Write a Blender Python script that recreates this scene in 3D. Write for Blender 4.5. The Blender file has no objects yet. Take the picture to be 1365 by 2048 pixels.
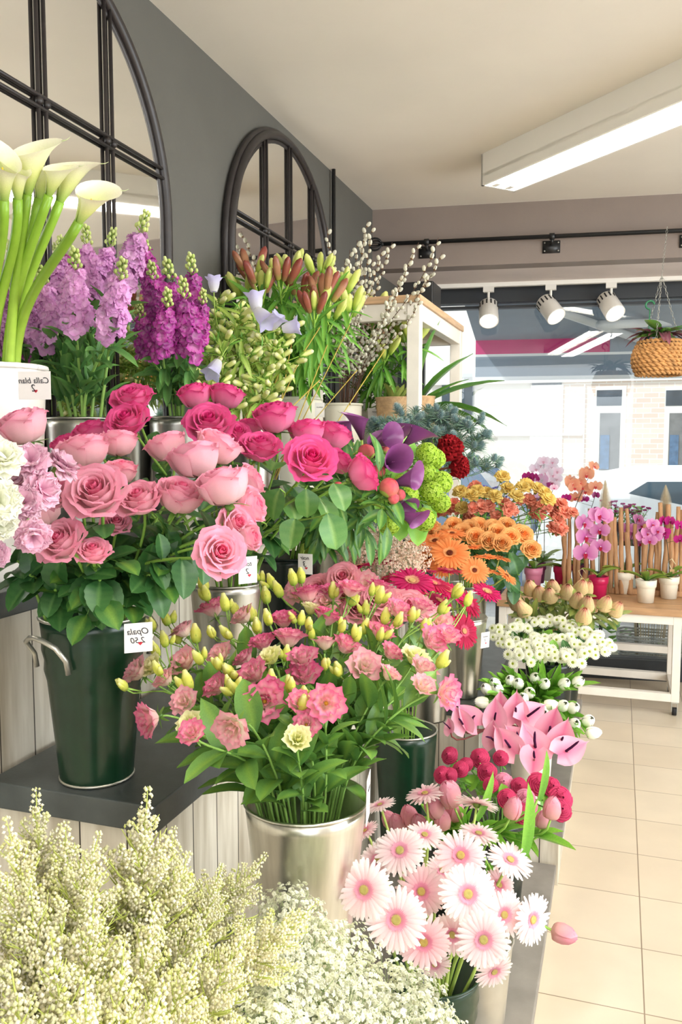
import bpy, math, random
import numpy as np
from mathutils import Vector, Matrix
random.seed(7)
rnd = random.random
def uni(a, b): return a + (b - a) * rnd()
PI = math.pi
scn = bpy.context.scene
COL = scn.collection

# ------------------------------------------------------------------ camera
FPX, CX, CY, EYE = 1667.0, 682.5, 1024.0, 1.45
PITCH = math.atan(139 / FPX)
YAW = math.atan(558 * math.cos(PITCH) / FPX)
FWD = Vector((-math.sin(YAW) * math.cos(PITCH), math.cos(YAW) * math.cos(PITCH), -math.sin(PITCH)))
RGT = Vector((math.cos(YAW), math.sin(YAW), 0))
UPV = RGT.cross(FWD)
EYEP = Vector((0, 0, EYE))
cam_data = bpy.data.cameras.new('camera')
cam = bpy.data.objects.new('camera', cam_data)
COL.objects.link(cam)
cam_data.sensor_fit = 'VERTICAL'
cam_data.sensor_height = 36.0
cam_data.lens = 36.0 * FPX / 2048.0
cam_data.clip_start = 0.05
cam_data.clip_end = 200
cam.matrix_world = Matrix((RGT, UPV, -FWD)).transposed().to_4x4()
cam.location = EYEP
scn.camera = cam

# ------------------------------------------------------------------ world, sun, large lights, exposure
w = bpy.data.worlds.new('sky')
scn.world = w
w.use_nodes = True
bg = w.node_tree.nodes['Background']
bg.inputs['Color'].default_value = (0.86, 0.94, 1.0, 1)
bg.inputs['Strength'].default_value = 1.1
sun = bpy.data.objects.new('sun', bpy.data.lights.new('sun', 'SUN'))
COL.objects.link(sun)
sun.data.energy = 1.5
sun.data.angle = math.radians(2)
sun.data.color = (1.0, 0.96, 0.9)
sun.rotation_euler = Vector((0.35, 0.75, -0.62)).to_track_quat('-Z', 'Y').to_euler()
def area(name, loc, aim, sx, sy, energy, color=(1, 1, 1)):
    l = bpy.data.lights.new(name, 'AREA')
    l.shape = 'RECTANGLE'; l.size = sx; l.size_y = sy; l.energy = energy; l.color = color
    o = bpy.data.objects.new(name, l)
    COL.objects.link(o)
    o.location = loc
    o.rotation_euler = (Vector(aim) - Vector(loc)).to_track_quat('-Z', 'Y').to_euler()
    return o
area('rear_fill_light', (0.9, -2.3, 1.6), (-0.3, 2.5, 1.0), 2.6, 2.0, 42, (0.97, 0.985, 1.0))  # added fill from behind the camera, sized like a doorway opening
area('overhead_fill_light', (0.9, 0.6, 2.555), (0.9, 0.6, 0), 0.16, 2.3, 30, (1.0, 0.99, 0.98))  # extra downward fill added over the walkway, out of view
area('side_fill_light', (3.2, 2.0, 1.55), (0.0, 2.3, 1.75), 3.6, 1.9, 130, (0.92, 0.965, 1.0))  # added soft fill from the right to brighten the room evenly
scn.view_settings.view_transform = 'Standard'
scn.view_settings.look = 'None'
scn.view_settings.gamma = 1
scn.view_settings.use_curve_mapping = False
scn.view_settings.exposure = 0.22

def ray(x, y): return FWD + RGT * ((x - CX) / FPX) - UPV * ((y - CY) / FPX)
def ad(x, y, D): return EYEP + ray(x, y) * D
def az(x, y, z):
    d = ray(x, y); return EYEP + d * ((z - EYE) / d.z)
def ax(x, y, X):
    d = ray(x, y); return EYEP + d * (X / d.x)
def ay(x, y, Y):
    d = ray(x, y); return EYEP + d * (Y / d.y)
def proj(P):
    v = Vector(P) - EYEP; z = v.dot(FWD)
    return CX + FPX * v.dot(RGT) / z, CY - FPX * v.dot(UPV) / z

# ------------------------------------------------------------------ colours and materials
def hx(h):
    h = h.lstrip('#')
    r = [int(h[i:i + 2], 16) / 255 for i in (0, 2, 4)]
    return tuple(c / 12.92 if c <= 0.04045 else ((c + 0.055) / 1.055) ** 2.4 for c in r)
def mixc(a, b, t): return tuple(a[i] * (1 - t) + b[i] * t for i in range(3))

MATS = {}
def base_mat(name):
    m = bpy.data.materials.new(name); m.use_nodes = True
    nt = m.node_tree; nt.nodes.clear()
    out = nt.nodes.new('ShaderNodeOutputMaterial')
    p = nt.nodes.new('ShaderNodeBsdfPrincipled')
    nt.links.new(p.outputs[0], out.inputs[0])
    MATS[name] = m
    return m, nt, p, out
def plant_mat(name, rough=0.5, trans=0.3, spec=0.3, var=0.10, noise=0.12, nscale=60):
    """surface colour from the mesh's own pigment attribute, with mottling and per-plant variation"""
    m, nt, p, out = base_mat(name)
    N = nt.nodes; L = nt.links
    at = N.new('ShaderNodeAttribute'); at.attribute_name = 'pigment'
    tc = N.new('ShaderNodeTexCoord')
    nz = N.new('ShaderNodeTexNoise'); nz.inputs['Scale'].default_value = nscale
    L.new(tc.outputs['Object'], nz.inputs['Vector'])
    oi = N.new('ShaderNodeObjectInfo')
    m1 = N.new('ShaderNodeMath'); m1.operation = 'MULTIPLY_ADD'
    m1.inputs[1].default_value = noise * 2; m1.inputs[2].default_value = 1 - noise - var
    L.new(nz.outputs['Fac'], m1.inputs[0])
    m2 = N.new('ShaderNodeMath'); m2.operation = 'MULTIPLY_ADD'; m2.inputs[1].default_value = 2 * var
    L.new(oi.outputs['Random'], m2.inputs[0]); L.new(m1.outputs[0], m2.inputs[2])
    mx = N.new('ShaderNodeVectorMath'); mx.operation = 'SCALE'
    L.new(at.outputs['Color'], mx.inputs[0]); L.new(m2.outputs[0], mx.inputs['Scale'])
    L.new(mx.outputs[0], p.inputs['Base Color'])
    p.inputs['Roughness'].default_value = rough
    p.inputs['Specular IOR Level'].default_value = spec
    if trans > 0:
        tr = N.new('ShaderNodeBsdfTranslucent'); L.new(mx.outputs[0], tr.inputs['Color'])
        ms = N.new('ShaderNodeMixShader'); ms.inputs[0].default_value = trans
        L.new(p.outputs[0], ms.inputs[1]); L.new(tr.outputs[0], ms.inputs[2])
        L.new(ms.outputs[0], out.inputs[0])
    return m
plant_mat('petal', 0.55, 0.38, 0.25)
plant_mat('leaf', 0.38, 0.22, 0.5, noise=0.2, nscale=40)
plant_mat('waxy', 0.3, 0.2, 0.5)
plant_mat('stem', 0.5, 0.0, 0.4)
plant_mat('fuzz', 0.8, 0.25, 0.1)
plant_mat('pigmented', 0.6, 0.0, 0.3, var=0.02, noise=0.04)

def solid(name, color, rough=0.5, metal=0.0, noise=0.0, nscale=8, emit=0, bump=0, bscale=200, stretch=None, spec=0.5, coat=0):
    m, nt, p, out = base_mat(name)
    N = nt.nodes; L = nt.links
    c = hx(color) if isinstance(color, str) else color
    p.inputs['Base Color'].default_value = (*c, 1)
    p.inputs['Roughness'].default_value = rough
    p.inputs['Metallic'].default_value = metal
    p.inputs['Specular IOR Level'].default_value = spec
    p.inputs['Coat Weight'].default_value = coat
    tc = N.new('ShaderNodeTexCoord'); mp = N.new('ShaderNodeMapping')
    L.new(tc.outputs['Object'], mp.inputs['Vector'])
    if stretch: mp.inputs['Scale'].default_value = stretch
    if noise > 0:
        nz = N.new('ShaderNodeTexNoise'); nz.inputs['Scale'].default_value = nscale; nz.inputs['Detail'].default_value = 6
        L.new(mp.outputs[0], nz.inputs['Vector'])
        mr = N.new('ShaderNodeMapRange'); mr.inputs['From Min'].default_value = .3; mr.inputs['From Max'].default_value = .7
        mr.inputs['To Min'].default_value = 1 - noise; mr.inputs['To Max'].default_value = 1 + noise
        L.new(nz.outputs['Fac'], mr.inputs['Value'])
        sc = N.new('ShaderNodeVectorMath'); sc.operation = 'SCALE'; sc.inputs[0].default_value = c
        L.new(mr.outputs[0], sc.inputs['Scale']); L.new(sc.outputs[0], p.inputs['Base Color'])
    if bump > 0:
        nz = N.new('ShaderNodeTexNoise'); nz.inputs['Scale'].default_value = bscale
        L.new(mp.outputs[0], nz.inputs['Vector'])
        b = N.new('ShaderNodeBump'); b.inputs['Strength'].default_value = bump; b.inputs['Distance'].default_value = .002
        L.new(nz.outputs['Fac'], b.inputs['Height']); L.new(b.outputs[0], p.inputs['Normal'])
    if emit:
        p.inputs['Emission Color'].default_value = (*c, 1); p.inputs['Emission Strength'].default_value = emit
    return m
solid('wall_paint', '#5c5b55', 0.6, noise=0.05, nscale=5, bump=0.15, bscale=90)
solid('beam_paint', '#86786f', 0.6, noise=0.04, nscale=5, bump=0.15, bscale=90)
solid('soffit_paint', '#d6c9c3', 0.6, noise=0.04, nscale=5)
solid('ceiling_paint', '#e8e1d6', 0.7, noise=0.03, nscale=3, bump=0.12, bscale=60)
solid('room_paint', '#ebe4da', 0.7, noise=0.03, nscale=3)
solid('slab_dark', '#4b5150', 0.4, noise=0.25, nscale=14, bump=0.1)
solid('slab_grey', '#8b857c', 0.5, noise=0.18, nscale=10, bump=0.1)
solid('groove', '#5e574c', 0.8)
solid('mirror_glass', (0.92, 0.92, 0.9), 0.03, 1.0)
solid('iron_brown', '#2b2625', 0.4, noise=0.2, nscale=30)
solid('black_iron', '#1f1f20', 0.4, noise=0.1)
solid('white_paint', '#efe8dc', 0.45, noise=0.05, nscale=10)
solid('cream_paint', '#eee5d0', 0.5, noise=0.05, nscale=10)
solid('white_plastic', '#f3efe6', 0.35, noise=0.02)
solid('cream_plastic', '#e9e4d2', 0.4, noise=0.03)
solid('fixture_white', '#f1ede4', 0.45)
solid('tube_glow', (1.0, 0.98, 0.94), 0.5, emit=11)
solid('spot_glow', (1.0, 0.94, 0.82), 0.5, emit=14)
solid('green_enamel', '#0b2f1b', 0.3, noise=0.25, nscale=20, coat=0.15)
solid('black_enamel', '#121f1a', 0.25, noise=0.2, nscale=20)
solid('zinc', '#b9b8b0', 0.32, 1.0, noise=0.12, nscale=10, stretch=(8, 8, 0.6))
solid('aluminium', '#d2d0c6', 0.3, 1.0, noise=0.10, nscale=16, stretch=(6, 6, 0.5))
solid('bare_steel', '#c9c6bb', 0.35, 0.8, noise=0.15)
solid('jute', '#c3a077', 0.9, noise=0.2, nscale=60, bump=0.8, bscale=120)
solid('rope', '#c08d55', 0.85, noise=0.3, nscale=40, bump=0.8, bscale=200)
solid('wood', '#b88f66', 0.5, noise=0.22, nscale=6, stretch=(1, 6, 6))
solid('wood_end', '#c6a27c', 0.5, noise=0.2, nscale=8, stretch=(1, 1, 8))
solid('driftwood', '#b98d64', 0.8, noise=0.3, nscale=14, stretch=(4, 4, .6), bump=0.4)
solid('soil', '#3a2a1e', 0.95, noise=0.4, nscale=60)
solid('card', '#f0ebe6', 0.6)
solid('ink', '#2a2830', 0.6)
solid('red_ink', '#c32338', 0.5)
solid('magenta_ceramic', '#c01a52', 0.25, noise=0.03)
solid('purple_ceramic', '#7e3560', 0.25)
solid('pink_ceramic', '#cf7f9c', 0.25)
solid('cream_ceramic', '#efe7d4', 0.3)
solid('grey_wicker', '#a9aaa4', 0.8, noise=0.25, nscale=40)
solid('green_plastic', '#2f7a52', 0.4)
solid('tag_wood', '#d3a878', 0.6, noise=0.2, nscale=20)
solid('asphalt', '#b9b8b6', 0.9, noise=0.1, nscale=20)
solid('pavement', '#cfc9bf', 0.8, noise=0.1, nscale=6)
solid('facade_paint', '#f4efe8', 0.8, noise=0.04, nscale=3)
solid('render_trim', '#fbf9f4', 0.7)
solid('door_dark', '#7d7f80', 0.3, noise=0.2)
solid('shop_glass', '#55606a', 0.1, noise=0.5, nscale=2)
solid('denim', '#5a7a9c', 0.8, noise=0.3, nscale=12)
solid('car_white', '#f2f4f6', 0.2, coat=0.6)
solid('car_blue', '#6b7f99', 0.2, coat=0.6)
solid('car_glass', '#4e6270', 0.08)
solid('rubber', '#1d1d1f', 0.7)
solid('awning_cloth', '#8595a6', 0.8, noise=0.04)
solid('awning_pink', '#d01e78', 0.7, noise=0.05)
solid('awning_metal', '#e4e7ea', 0.4)
solid('frame_dark', '#2b2f33', 0.45)
solid('kerb_black', '#26292b', 0.5, noise=0.15)

def tile_mat():
    m, nt, p, out = base_mat('floor_tile'); N = nt.nodes; L = nt.links
    tc = N.new('ShaderNodeTexCoord'); mp = N.new('ShaderNodeMapping')
    mp.inputs['Location'].default_value = (-0.098, -0.12, 0)
    L.new(tc.outputs['Object'], mp.inputs['Vector'])
    br = N.new('ShaderNodeTexBrick'); br.offset = 0; br.squash = 1
    br.inputs['Scale'].default_value = 1; br.inputs['Brick Width'].default_value = .272; br.inputs['Row Height'].default_value = .29
    br.inputs['Mortar Size'].default_value = .0018; br.inputs['Mortar Smooth'].default_value = .1
    br.inputs['Color1'].default_value = (*hx('#d3c5ae'), 1); br.inputs['Color2'].default_value = (*hx('#ccbca3'), 1)
    br.inputs['Mortar'].default_value = (*hx('#8a7862'), 1)
    L.new(mp.outputs[0], br.inputs['Vector'])
    nz = N.new('ShaderNodeTexNoise'); nz.inputs['Scale'].default_value = 5; nz.inputs['Detail'].default_value = 5
    L.new(tc.outputs['Object'], nz.inputs['Vector'])
    mr = N.new('ShaderNodeMapRange'); mr.inputs['To Min'].default_value = .88; mr.inputs['To Max'].default_value = 1.1
    L.new(nz.outputs['Fac'], mr.inputs['Value'])
    sc = N.new('ShaderNodeVectorMath'); sc.operation = 'SCALE'
    L.new(br.outputs['Color'], sc.inputs[0]); L.new(mr.outputs[0], sc.inputs['Scale'])
    L.new(sc.outputs[0], p.inputs['Base Color'])
    p.inputs['Roughness'].default_value = .28
tile_mat()
def plank_mat():
    m, nt, p, out = base_mat('whitewashed_planks'); N = nt.nodes; L = nt.links
    tc = N.new('ShaderNodeTexCoord')
    sp = N.new('ShaderNodeSeparateXYZ'); L.new(tc.outputs['Object'], sp.inputs[0])
    ad_ = N.new('ShaderNodeMath'); ad_.operation = 'ADD'; L.new(sp.outputs[0], ad_.inputs[0]); L.new(sp.outputs[1], ad_.inputs[1])
    dv = N.new('ShaderNodeMath'); dv.operation = 'DIVIDE'; L.new(ad_.outputs[0], dv.inputs[0]); dv.inputs[1].default_value = .098
    fr = N.new('ShaderNodeMath'); fr.operation = 'FRACT'; L.new(dv.outputs[0], fr.inputs[0])
    lt = N.new('ShaderNodeMath'); lt.operation = 'LESS_THAN'; L.new(fr.outputs[0], lt.inputs[0]); lt.inputs[1].default_value = .035
    fl = N.new('ShaderNodeMath'); fl.operation = 'FLOOR'; L.new(dv.outputs[0], fl.inputs[0])
    wn = N.new('ShaderNodeTexWhiteNoise'); wn.noise_dimensions = '1D'; L.new(fl.outputs[0], wn.inputs['W'])
    mp = N.new('ShaderNodeMapping'); mp.inputs['Scale'].default_value = (14, 14, 1.4); L.new(tc.outputs['Object'], mp.inputs[0])
    nz = N.new('ShaderNodeTexNoise'); nz.inputs['Scale'].default_value = 2.2; nz.inputs['Detail'].default_value = 8; L.new(mp.outputs[0], nz.inputs['Vector'])
    cr = N.new('ShaderNodeValToRGB')
    cr.color_ramp.elements[0].position = .3; cr.color_ramp.elements[0].color = (*hx('#bdb29c'), 1)
    cr.color_ramp.elements[1].position = .62; cr.color_ramp.elements[1].color = (*hx('#e6dfce'), 1)
    e = cr.color_ramp.elements.new(.2); e.color = (*hx('#93876f'), 1)
    L.new(nz.outputs['Fac'], cr.inputs[0])
    mr = N.new('ShaderNodeMapRange'); mr.inputs['To Min'].default_value = .86; mr.inputs['To Max'].default_value = 1.05; L.new(wn.outputs['Value'], mr.inputs['Value'])
    sc = N.new('ShaderNodeVectorMath'); sc.operation = 'SCALE'; L.new(cr.outputs[0], sc.inputs[0]); L.new(mr.outputs[0], sc.inputs['Scale'])
    mx = N.new('ShaderNodeMix'); mx.data_type = 'RGBA'; L.new(lt.outputs[0], mx.inputs['Factor'])
    L.new(sc.outputs[0], mx.inputs['A']); mx.inputs['B'].default_value = (*hx('#4c463c'), 1)
    L.new(mx.outputs['Result'], p.inputs['Base Color']); p.inputs['Roughness'].default_value = .6
plank_mat()
def brick_mat():
    m, nt, p, out = base_mat('pale_brick'); N = nt.nodes; L = nt.links
    tc = N.new('ShaderNodeTexCoord'); mp = N.new('ShaderNodeMapping'); mp.inputs['Rotation'].default_value = (PI / 2, 0, 0)
    L.new(tc.outputs['Object'], mp.inputs[0])
    br = N.new('ShaderNodeTexBrick'); br.inputs['Scale'].default_value = 1
    br.inputs['Brick Width'].default_value = .24; br.inputs['Row Height'].default_value = .085; br.inputs['Mortar Size'].default_value = .008
    br.inputs['Color1'].default_value = (*hx('#f3e6db'), 1); br.inputs['Color2'].default_value = (*hx('#ead6c8'), 1); br.inputs['Mortar'].default_value = (*hx('#fbf7f0'), 1)
    L.new(mp.outputs[0], br.inputs['Vector']); L.new(br.outputs['Color'], p.inputs['Base Color']); p.inputs['Roughness'].default_value = .8
brick_mat()
def glass_mat():
    m, nt, p, out = base_mat('window_glass'); N = nt.nodes; L = nt.links
    nt.nodes.remove(p)
    t = N.new('ShaderNodeBsdfTransparent'); t.inputs['Color'].default_value = (.97, .985, .98, 1)
    g = N.new('ShaderNodeBsdfGlossy'); g.inputs['Roughness'].default_value = 0.01
    f = N.new('ShaderNodeFresnel'); f.inputs['IOR'].default_value = 1.5
    mu = N.new('ShaderNodeMath'); mu.operation = 'MULTIPLY'; mu.inputs[1].default_value = 1.1; mu.use_clamp = True; L.new(f.outputs[0], mu.inputs[0])
    ms = N.new('ShaderNodeMixShader'); L.new(mu.outputs[0], ms.inputs[0]); L.new(t.outputs[0], ms.inputs[1]); L.new(g.outputs[0], ms.inputs[2])
    L.new(ms.outputs[0], out.inputs[0])
glass_mat()

# ------------------------------------------------------------------ mesh builder
class MB:
    def __init__(s): s.v = []; s.f = []; s.c = []
    def add(s, vs, fs, cs):
        n = len(s.v); s.v += vs; s.f += [tuple(i + n for i in f) for f in fs]
        s.c += cs if isinstance(cs, list) else [cs] * len(vs)
    def grid(s, P, C, closed=False):
        """P[i][j] points, C colour or C[i][j]"""
        nu = len(P); nv = len(P[0]); vs = []; cs = []
        for i in range(nu):
            for j in range(nv):
                vs.append(tuple(P[i][j])); cs.append(C[i][j] if isinstance(C, list) else C)
        fs = [(i * nv + j, ((i + 1) % nu) * nv + j, ((i + 1) % nu) * nv + j + 1, i * nv + j + 1)
              for i in range(nu if closed else nu - 1) for j in range(nv - 1)]
        s.add(vs, fs, cs)
    def tube(s, pts, r0, r1=None, col=(1, 1, 1), n=6, cap=True, col1=None):
        r1 = r0 if r1 is None else r1
        pts = [Vector(p) for p in pts]; m = len(pts); rings = []; cs = []
        ref = Vector((0.31, 0.77, 0.2)).normalized()
        for i, p in enumerate(pts):
            t = (pts[min(i + 1, m - 1)] - pts[max(i - 1, 0)])
            t = t.normalized() if t.length > 1e-9 else Vector((0, 0, 1))
            a = t.cross(ref)
            if a.length < .05: a = t.cross(Vector((1, 0, 0)))
            a.normalize(); b = t.cross(a)
            r = r0[i] if isinstance(r0, (list, tuple)) else r0 + (r1 - r0) * i / max(1, m - 1)
            rings.append([p + (a * math.cos(2 * PI * k / n) + b * math.sin(2 * PI * k / n)) * r for k in range(n)])
            cs.append(col if col1 is None else mixc(col, col1, i / max(1, m - 1)))
        vs = [tuple(q) for R in rings for q in R]; cc = [c for c in cs for _ in range(n)]
        fs = [(i * n + k, i * n + (k + 1) % n, (i + 1) * n + (k + 1) % n, (i + 1) * n + k) for i in range(m - 1) for k in range(n)]
        if cap: fs += [tuple(range(n - 1, -1, -1)), tuple((m - 1) * n + k for k in range(n))]
        s.add(vs, fs, cc)
    def lathe(s, prof, n=24, col=(1, 1, 1), c=(0, 0, 0), M=None, lump=0, k=3):
        """prof [(r,z)] or [(r,z,col)]"""
        vs = []; cs = []
        for q in prof:
            for i in range(n):
                a = 2 * PI * i / n; r = q[0] * (1 + lump * math.cos(k * a))
                p = Vector((r * math.cos(a), r * math.sin(a), q[1]))
                p = (M @ p) if M is not None else p + Vector(c)
                vs.append(tuple(p)); cs.append(q[2] if len(q) > 2 else col)
        m = len(prof)
        fs = [(j * n + i, j * n + (i + 1) % n, (j + 1) * n + (i + 1) % n, (j + 1) * n + i) for j in range(m - 1) for i in range(n)]
        s.add(vs, fs, cs)
    def box(s, a, b, col=(1, 1, 1), M=None):
        x0, y0, z0 = a; x1, y1, z1 = b
        vs = [(x, y, z) for x in (x0, x1) for y in (y0, y1) for z in (z0, z1)]
        if M is not None: vs = [tuple(M @ Vector(v)) for v in vs]
        s.add(vs, [(0, 1, 3, 2), (4, 6, 7, 5), (0, 4, 5, 1), (2, 3, 7, 6), (0, 2, 6, 4), (1, 5, 7, 3)], col)
    def octa(s, c, r, col, rz=None):
        rz = r if rz is None else rz; x, y, z = c
        s.add([(x + r, y, z), (x, y + r, z), (x - r, y, z), (x, y - r, z), (x, y, z + rz), (x, y, z - rz)],
              [(0, 1, 4), (1, 2, 4), (2, 3, 4), (3, 0, 4), (1, 0, 5), (2, 1, 5), (3, 2, 5), (0, 3, 5)], col)
    def ball(s, c, r, col, rz=None, n=8, m=5, M=None):
        rz = r if rz is None else rz
        prof = [(max(1e-5, r * math.sin(PI * j / m)), -rz * math.cos(PI * j / m)) for j in range(m + 1)]
        s.lathe(prof, n, col, c, M)
    def xf(s, M):
        s.v = [tuple(M @ Vector(v)) for v in s.v]; return s
    def join(s, o, M=None):
        s.add([tuple(M @ Vector(v)) for v in o.v] if M is not None else list(o.v), o.f, list(o.c)); return s
    def mesh(s, name, mat, smooth=True):
        me = bpy.data.meshes.new(name)
        me.from_pydata(s.v, [], s.f)
        if s.c:
            a = me.color_attributes.new('pigment', 'FLOAT_COLOR', 'POINT')
            a.data.foreach_set('color', np.array([(*c, 1) for c in s.c], dtype=np.float32).ravel())
        me.materials.append(MATS[mat])
        if smooth: me.polygons.foreach_set('use_smooth', [True] * len(me.polygons))
        me.update()
        return me

def tag(o, label=None, cat=None, group=None, kind=None):
    if label: o['label'] = label
    if cat: o['category'] = cat
    if group: o['group'] = group
    if kind: o['kind'] = kind
    return o
def link(name, me, parent=None, M=None, loc=None):
    o = bpy.data.objects.new(name, me); COL.objects.link(o)
    if parent is not None: o.parent = parent
    if M is not None: o.matrix_basis = M
    if loc is not None: o.location = loc
    return o
def empty(name, loc=(0, 0, 0), label=None, cat=None, group=None, rz=0):
    o = bpy.data.objects.new(name, None); COL.objects.link(o)
    o.empty_display_size = .05
    o.location = loc; o.rotation_euler = (0, 0, rz)
    return tag(o, label, cat, group)
def struct(name, mb, mat, smooth=False):
    return tag(link(name, mb.mesh(name, mat, smooth)), kind='structure')
def boxo(name, a, b, mat, parent=None, bevel=0.0, M=None):
    mb = MB(); mb.box(a, b, M=M)
    o = link(name, mb.mesh(name, mat, False), parent)
    if bevel:
        bv = o.modifiers.new('bevel', 'BEVEL'); bv.width = bevel; bv.segments = 2; bv.limit_method = 'ANGLE'
    return o
def frame(d, up=Vector((0, 0, 1)), roll=0, s=1.0, p=(0, 0, 0)):
    """matrix: local z -> d, local y towards up"""
    z = Vector(d).normalized(); y = Vector(up) - z * Vector(up).dot(z)
    if y.length < 1e-3: y = Vector((0, 1, 0)) - z * z.y
    if y.length < 1e-3: y = Vector((1, 0, 0))
    y.normalize(); x = y.cross(z)
    R = Matrix((x, y, z)).transposed().to_4x4()
    return Matrix.Translation(Vector(p)) @ R @ Matrix.Rotation(roll, 4, 'Z') @ Matrix.Scale(s, 4)

# ================================================================== SETTING
ROOMX0, ROOMX1, YB = -1.31, 3.3, -2.6
A76 = math.radians(7.6); CA, SA = math.cos(A76), math.sin(A76)
def bm_pt(s, off, z):
    """point on the rotated front wall: s along the wall from the left corner, off outwards"""
    return Vector((-1.30 + s * CA - off * SA, 4.47 + s * SA + off * CA, z))
def quadwall(name, s0, s1, o0, o1, z0, z1, mat):
    mb = MB(); vs = [tuple(bm_pt(s, o, z)) for s in (s0, s1) for o in (o0, o1) for z in (z0, z1)]
    mb.add(vs, [(0, 1, 3, 2), (4, 6, 7, 5), (0, 4, 5, 1), (2, 3, 7, 6), (0, 2, 6, 4), (1, 5, 7, 3)], (1, 1, 1))
    return struct(name, mb, mat)
mb = MB(); mb.box((-1.6, YB - .1, -.05), (ROOMX1 + .1, 6.0, 0)); struct('floor', mb, 'floor_tile')
mb = MB(); mb.box((-1.45, YB - .1, 2.71), (ROOMX1 + .1, 5.3, 2.8)); struct('ceiling', mb, 'ceiling_paint')
mb = MB(); mb.box((-1.45, YB - .1, -.05), (ROOMX0, 5.03, 2.75)); struct('wall_left', mb, 'wall_paint')
mb = MB(); mb.box((ROOMX1, YB - .1, -.05), (ROOMX1 + .1, .15, 2.8)); mb.box((ROOMX1, 3.85, -.05), (ROOMX1 + .1, 6.0, 2.8)); mb.box((ROOMX1, .15, -.05), (ROOMX1 + .1, 3.85, .55)); mb.box((ROOMX1, .15, 2.55), (ROOMX1 + .1, 3.85, 2.8)); struct('wall_right', mb, 'room_paint')
mb = MB(); mb.box((ROOMX1 + .04, .15, .55), (ROOMX1 + .05, 3.85, 2.55)); struct('added_side_window', mb, 'window_glass')  # made-up window, placed around the side fill light
mb = MB()
for y in (.15, 1.36, 2.58, 3.8): mb.box((ROOMX1 + .02, y, .55), (ROOMX1 + .07, y + .05, 2.55))
struct('trim_9', mb, 'frame_dark')  # bars of the made-up side window
mb = MB()
mb.box((-1.45, YB - .1, -.05), (-.45, YB, 2.75)); mb.box((2.25, YB - .1, -.05), (ROOMX1 + .1, YB, 2.75)); mb.box((-.45, YB - .1, 2.6), (2.25, YB, 2.75))  # rear opening added so daylight enters behind the camera
struct('wall_back', mb, 'room_paint')
quadwall('trim_1', -.1, 4.7, 0, .12, 2.393, 2.80, 'beam_paint')          # beam over the window niche
quadwall('trim_2', -.1, 4.7, .12, .86, 2.393, 2.5, 'soffit_paint')
WO = .68   # glass plane offset behind the beam face
quadwall('trim_3', -.1, 4.7, WO - .04, WO + .06, 2.30, 2.393, 'frame_dark')
quadwall('trim_4', -.1, 4.7, WO - .03, WO + .08, -.05, .125, 'kerb_black')
quadwall('trim_5', .14, .22, WO - .03, WO + .05, .12, 2.32, 'frame_dark')
quadwall('trim_6', 1.98, 2.05, WO - .03, WO + .05, .12, 2.32, 'frame_dark')
quadwall('trim_7', -.1, 4.7, WO - .02, WO + .04, 2.268, 2.284, 'frame_dark')
quadwall('trim_8', -.1, .14, WO - .02, WO + .05, .12, 2.32, 'frame_dark')
quadwall('window_1', .22, 1.98, WO, WO + .008, .125, 2.30, 'window_glass')
quadwall('window_2', 2.05, 4.66, WO, WO + .008, .125, 2.30, 'window_glass')

# ------------------------------------------------------------------ display steps
def step_box(name, x0, x1, y0, y1, z0, z1, label, slab='slab_dark', th=.05, over=.015):
    t = empty(name, ((x0 + x1) / 2, (y0 + y1) / 2, z0), label, 'display step')
    cx_, cy_ = (x0 + x1) / 2, (y0 + y1) / 2
    h = z1 - z0
    boxo('plank_cladding', (x0 - cx_, y0 - cy_ + over, 0), (x1 - cx_ - over, y1 - cy_, h - th), 'whitewashed_planks', t)
    boxo('top_slab', (x0 - cx_, y0 - cy_, h - th), (x1 - cx_, y1 - cy_, h), slab, t, bevel=.003)
    return t
step_box('display_step', -1.09, -.737, 1.205, 3.02, 0, .83, 'middle whitewashed plank step with dark slab top under the green bucket of pale roses')
step_box('display_step', ROOMX0 + .004, -1.092, -1.2, 4.3, 0, 1.17, 'highest whitewashed plank step along the dark wall carrying the calla and stock pots')
step_box('display_step', -.735, -.50, .55, 1.5, 0, .47, 'low near dark topped step under the brushed silver lisianthus bucket', over=.005)
step_box('display_step', -1.09, -.46, 3.048, 4.35, 0, .47, 'far plank fronted step with dark slab under the fuchsia gerbera bucket')
step_box('display_plinth', -.735, -.141, 2.70, 4.15, 0, .20, 'grey topped floor plinth under the anthuriums and white tulips', 'slab_grey', .03)
step_box('display_plinth', -.735, -.160, .5, 2.695, 0, .08, 'lowest grey floor plinth under the pale pink gerbera buckets', 'slab_grey', .03)

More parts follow.
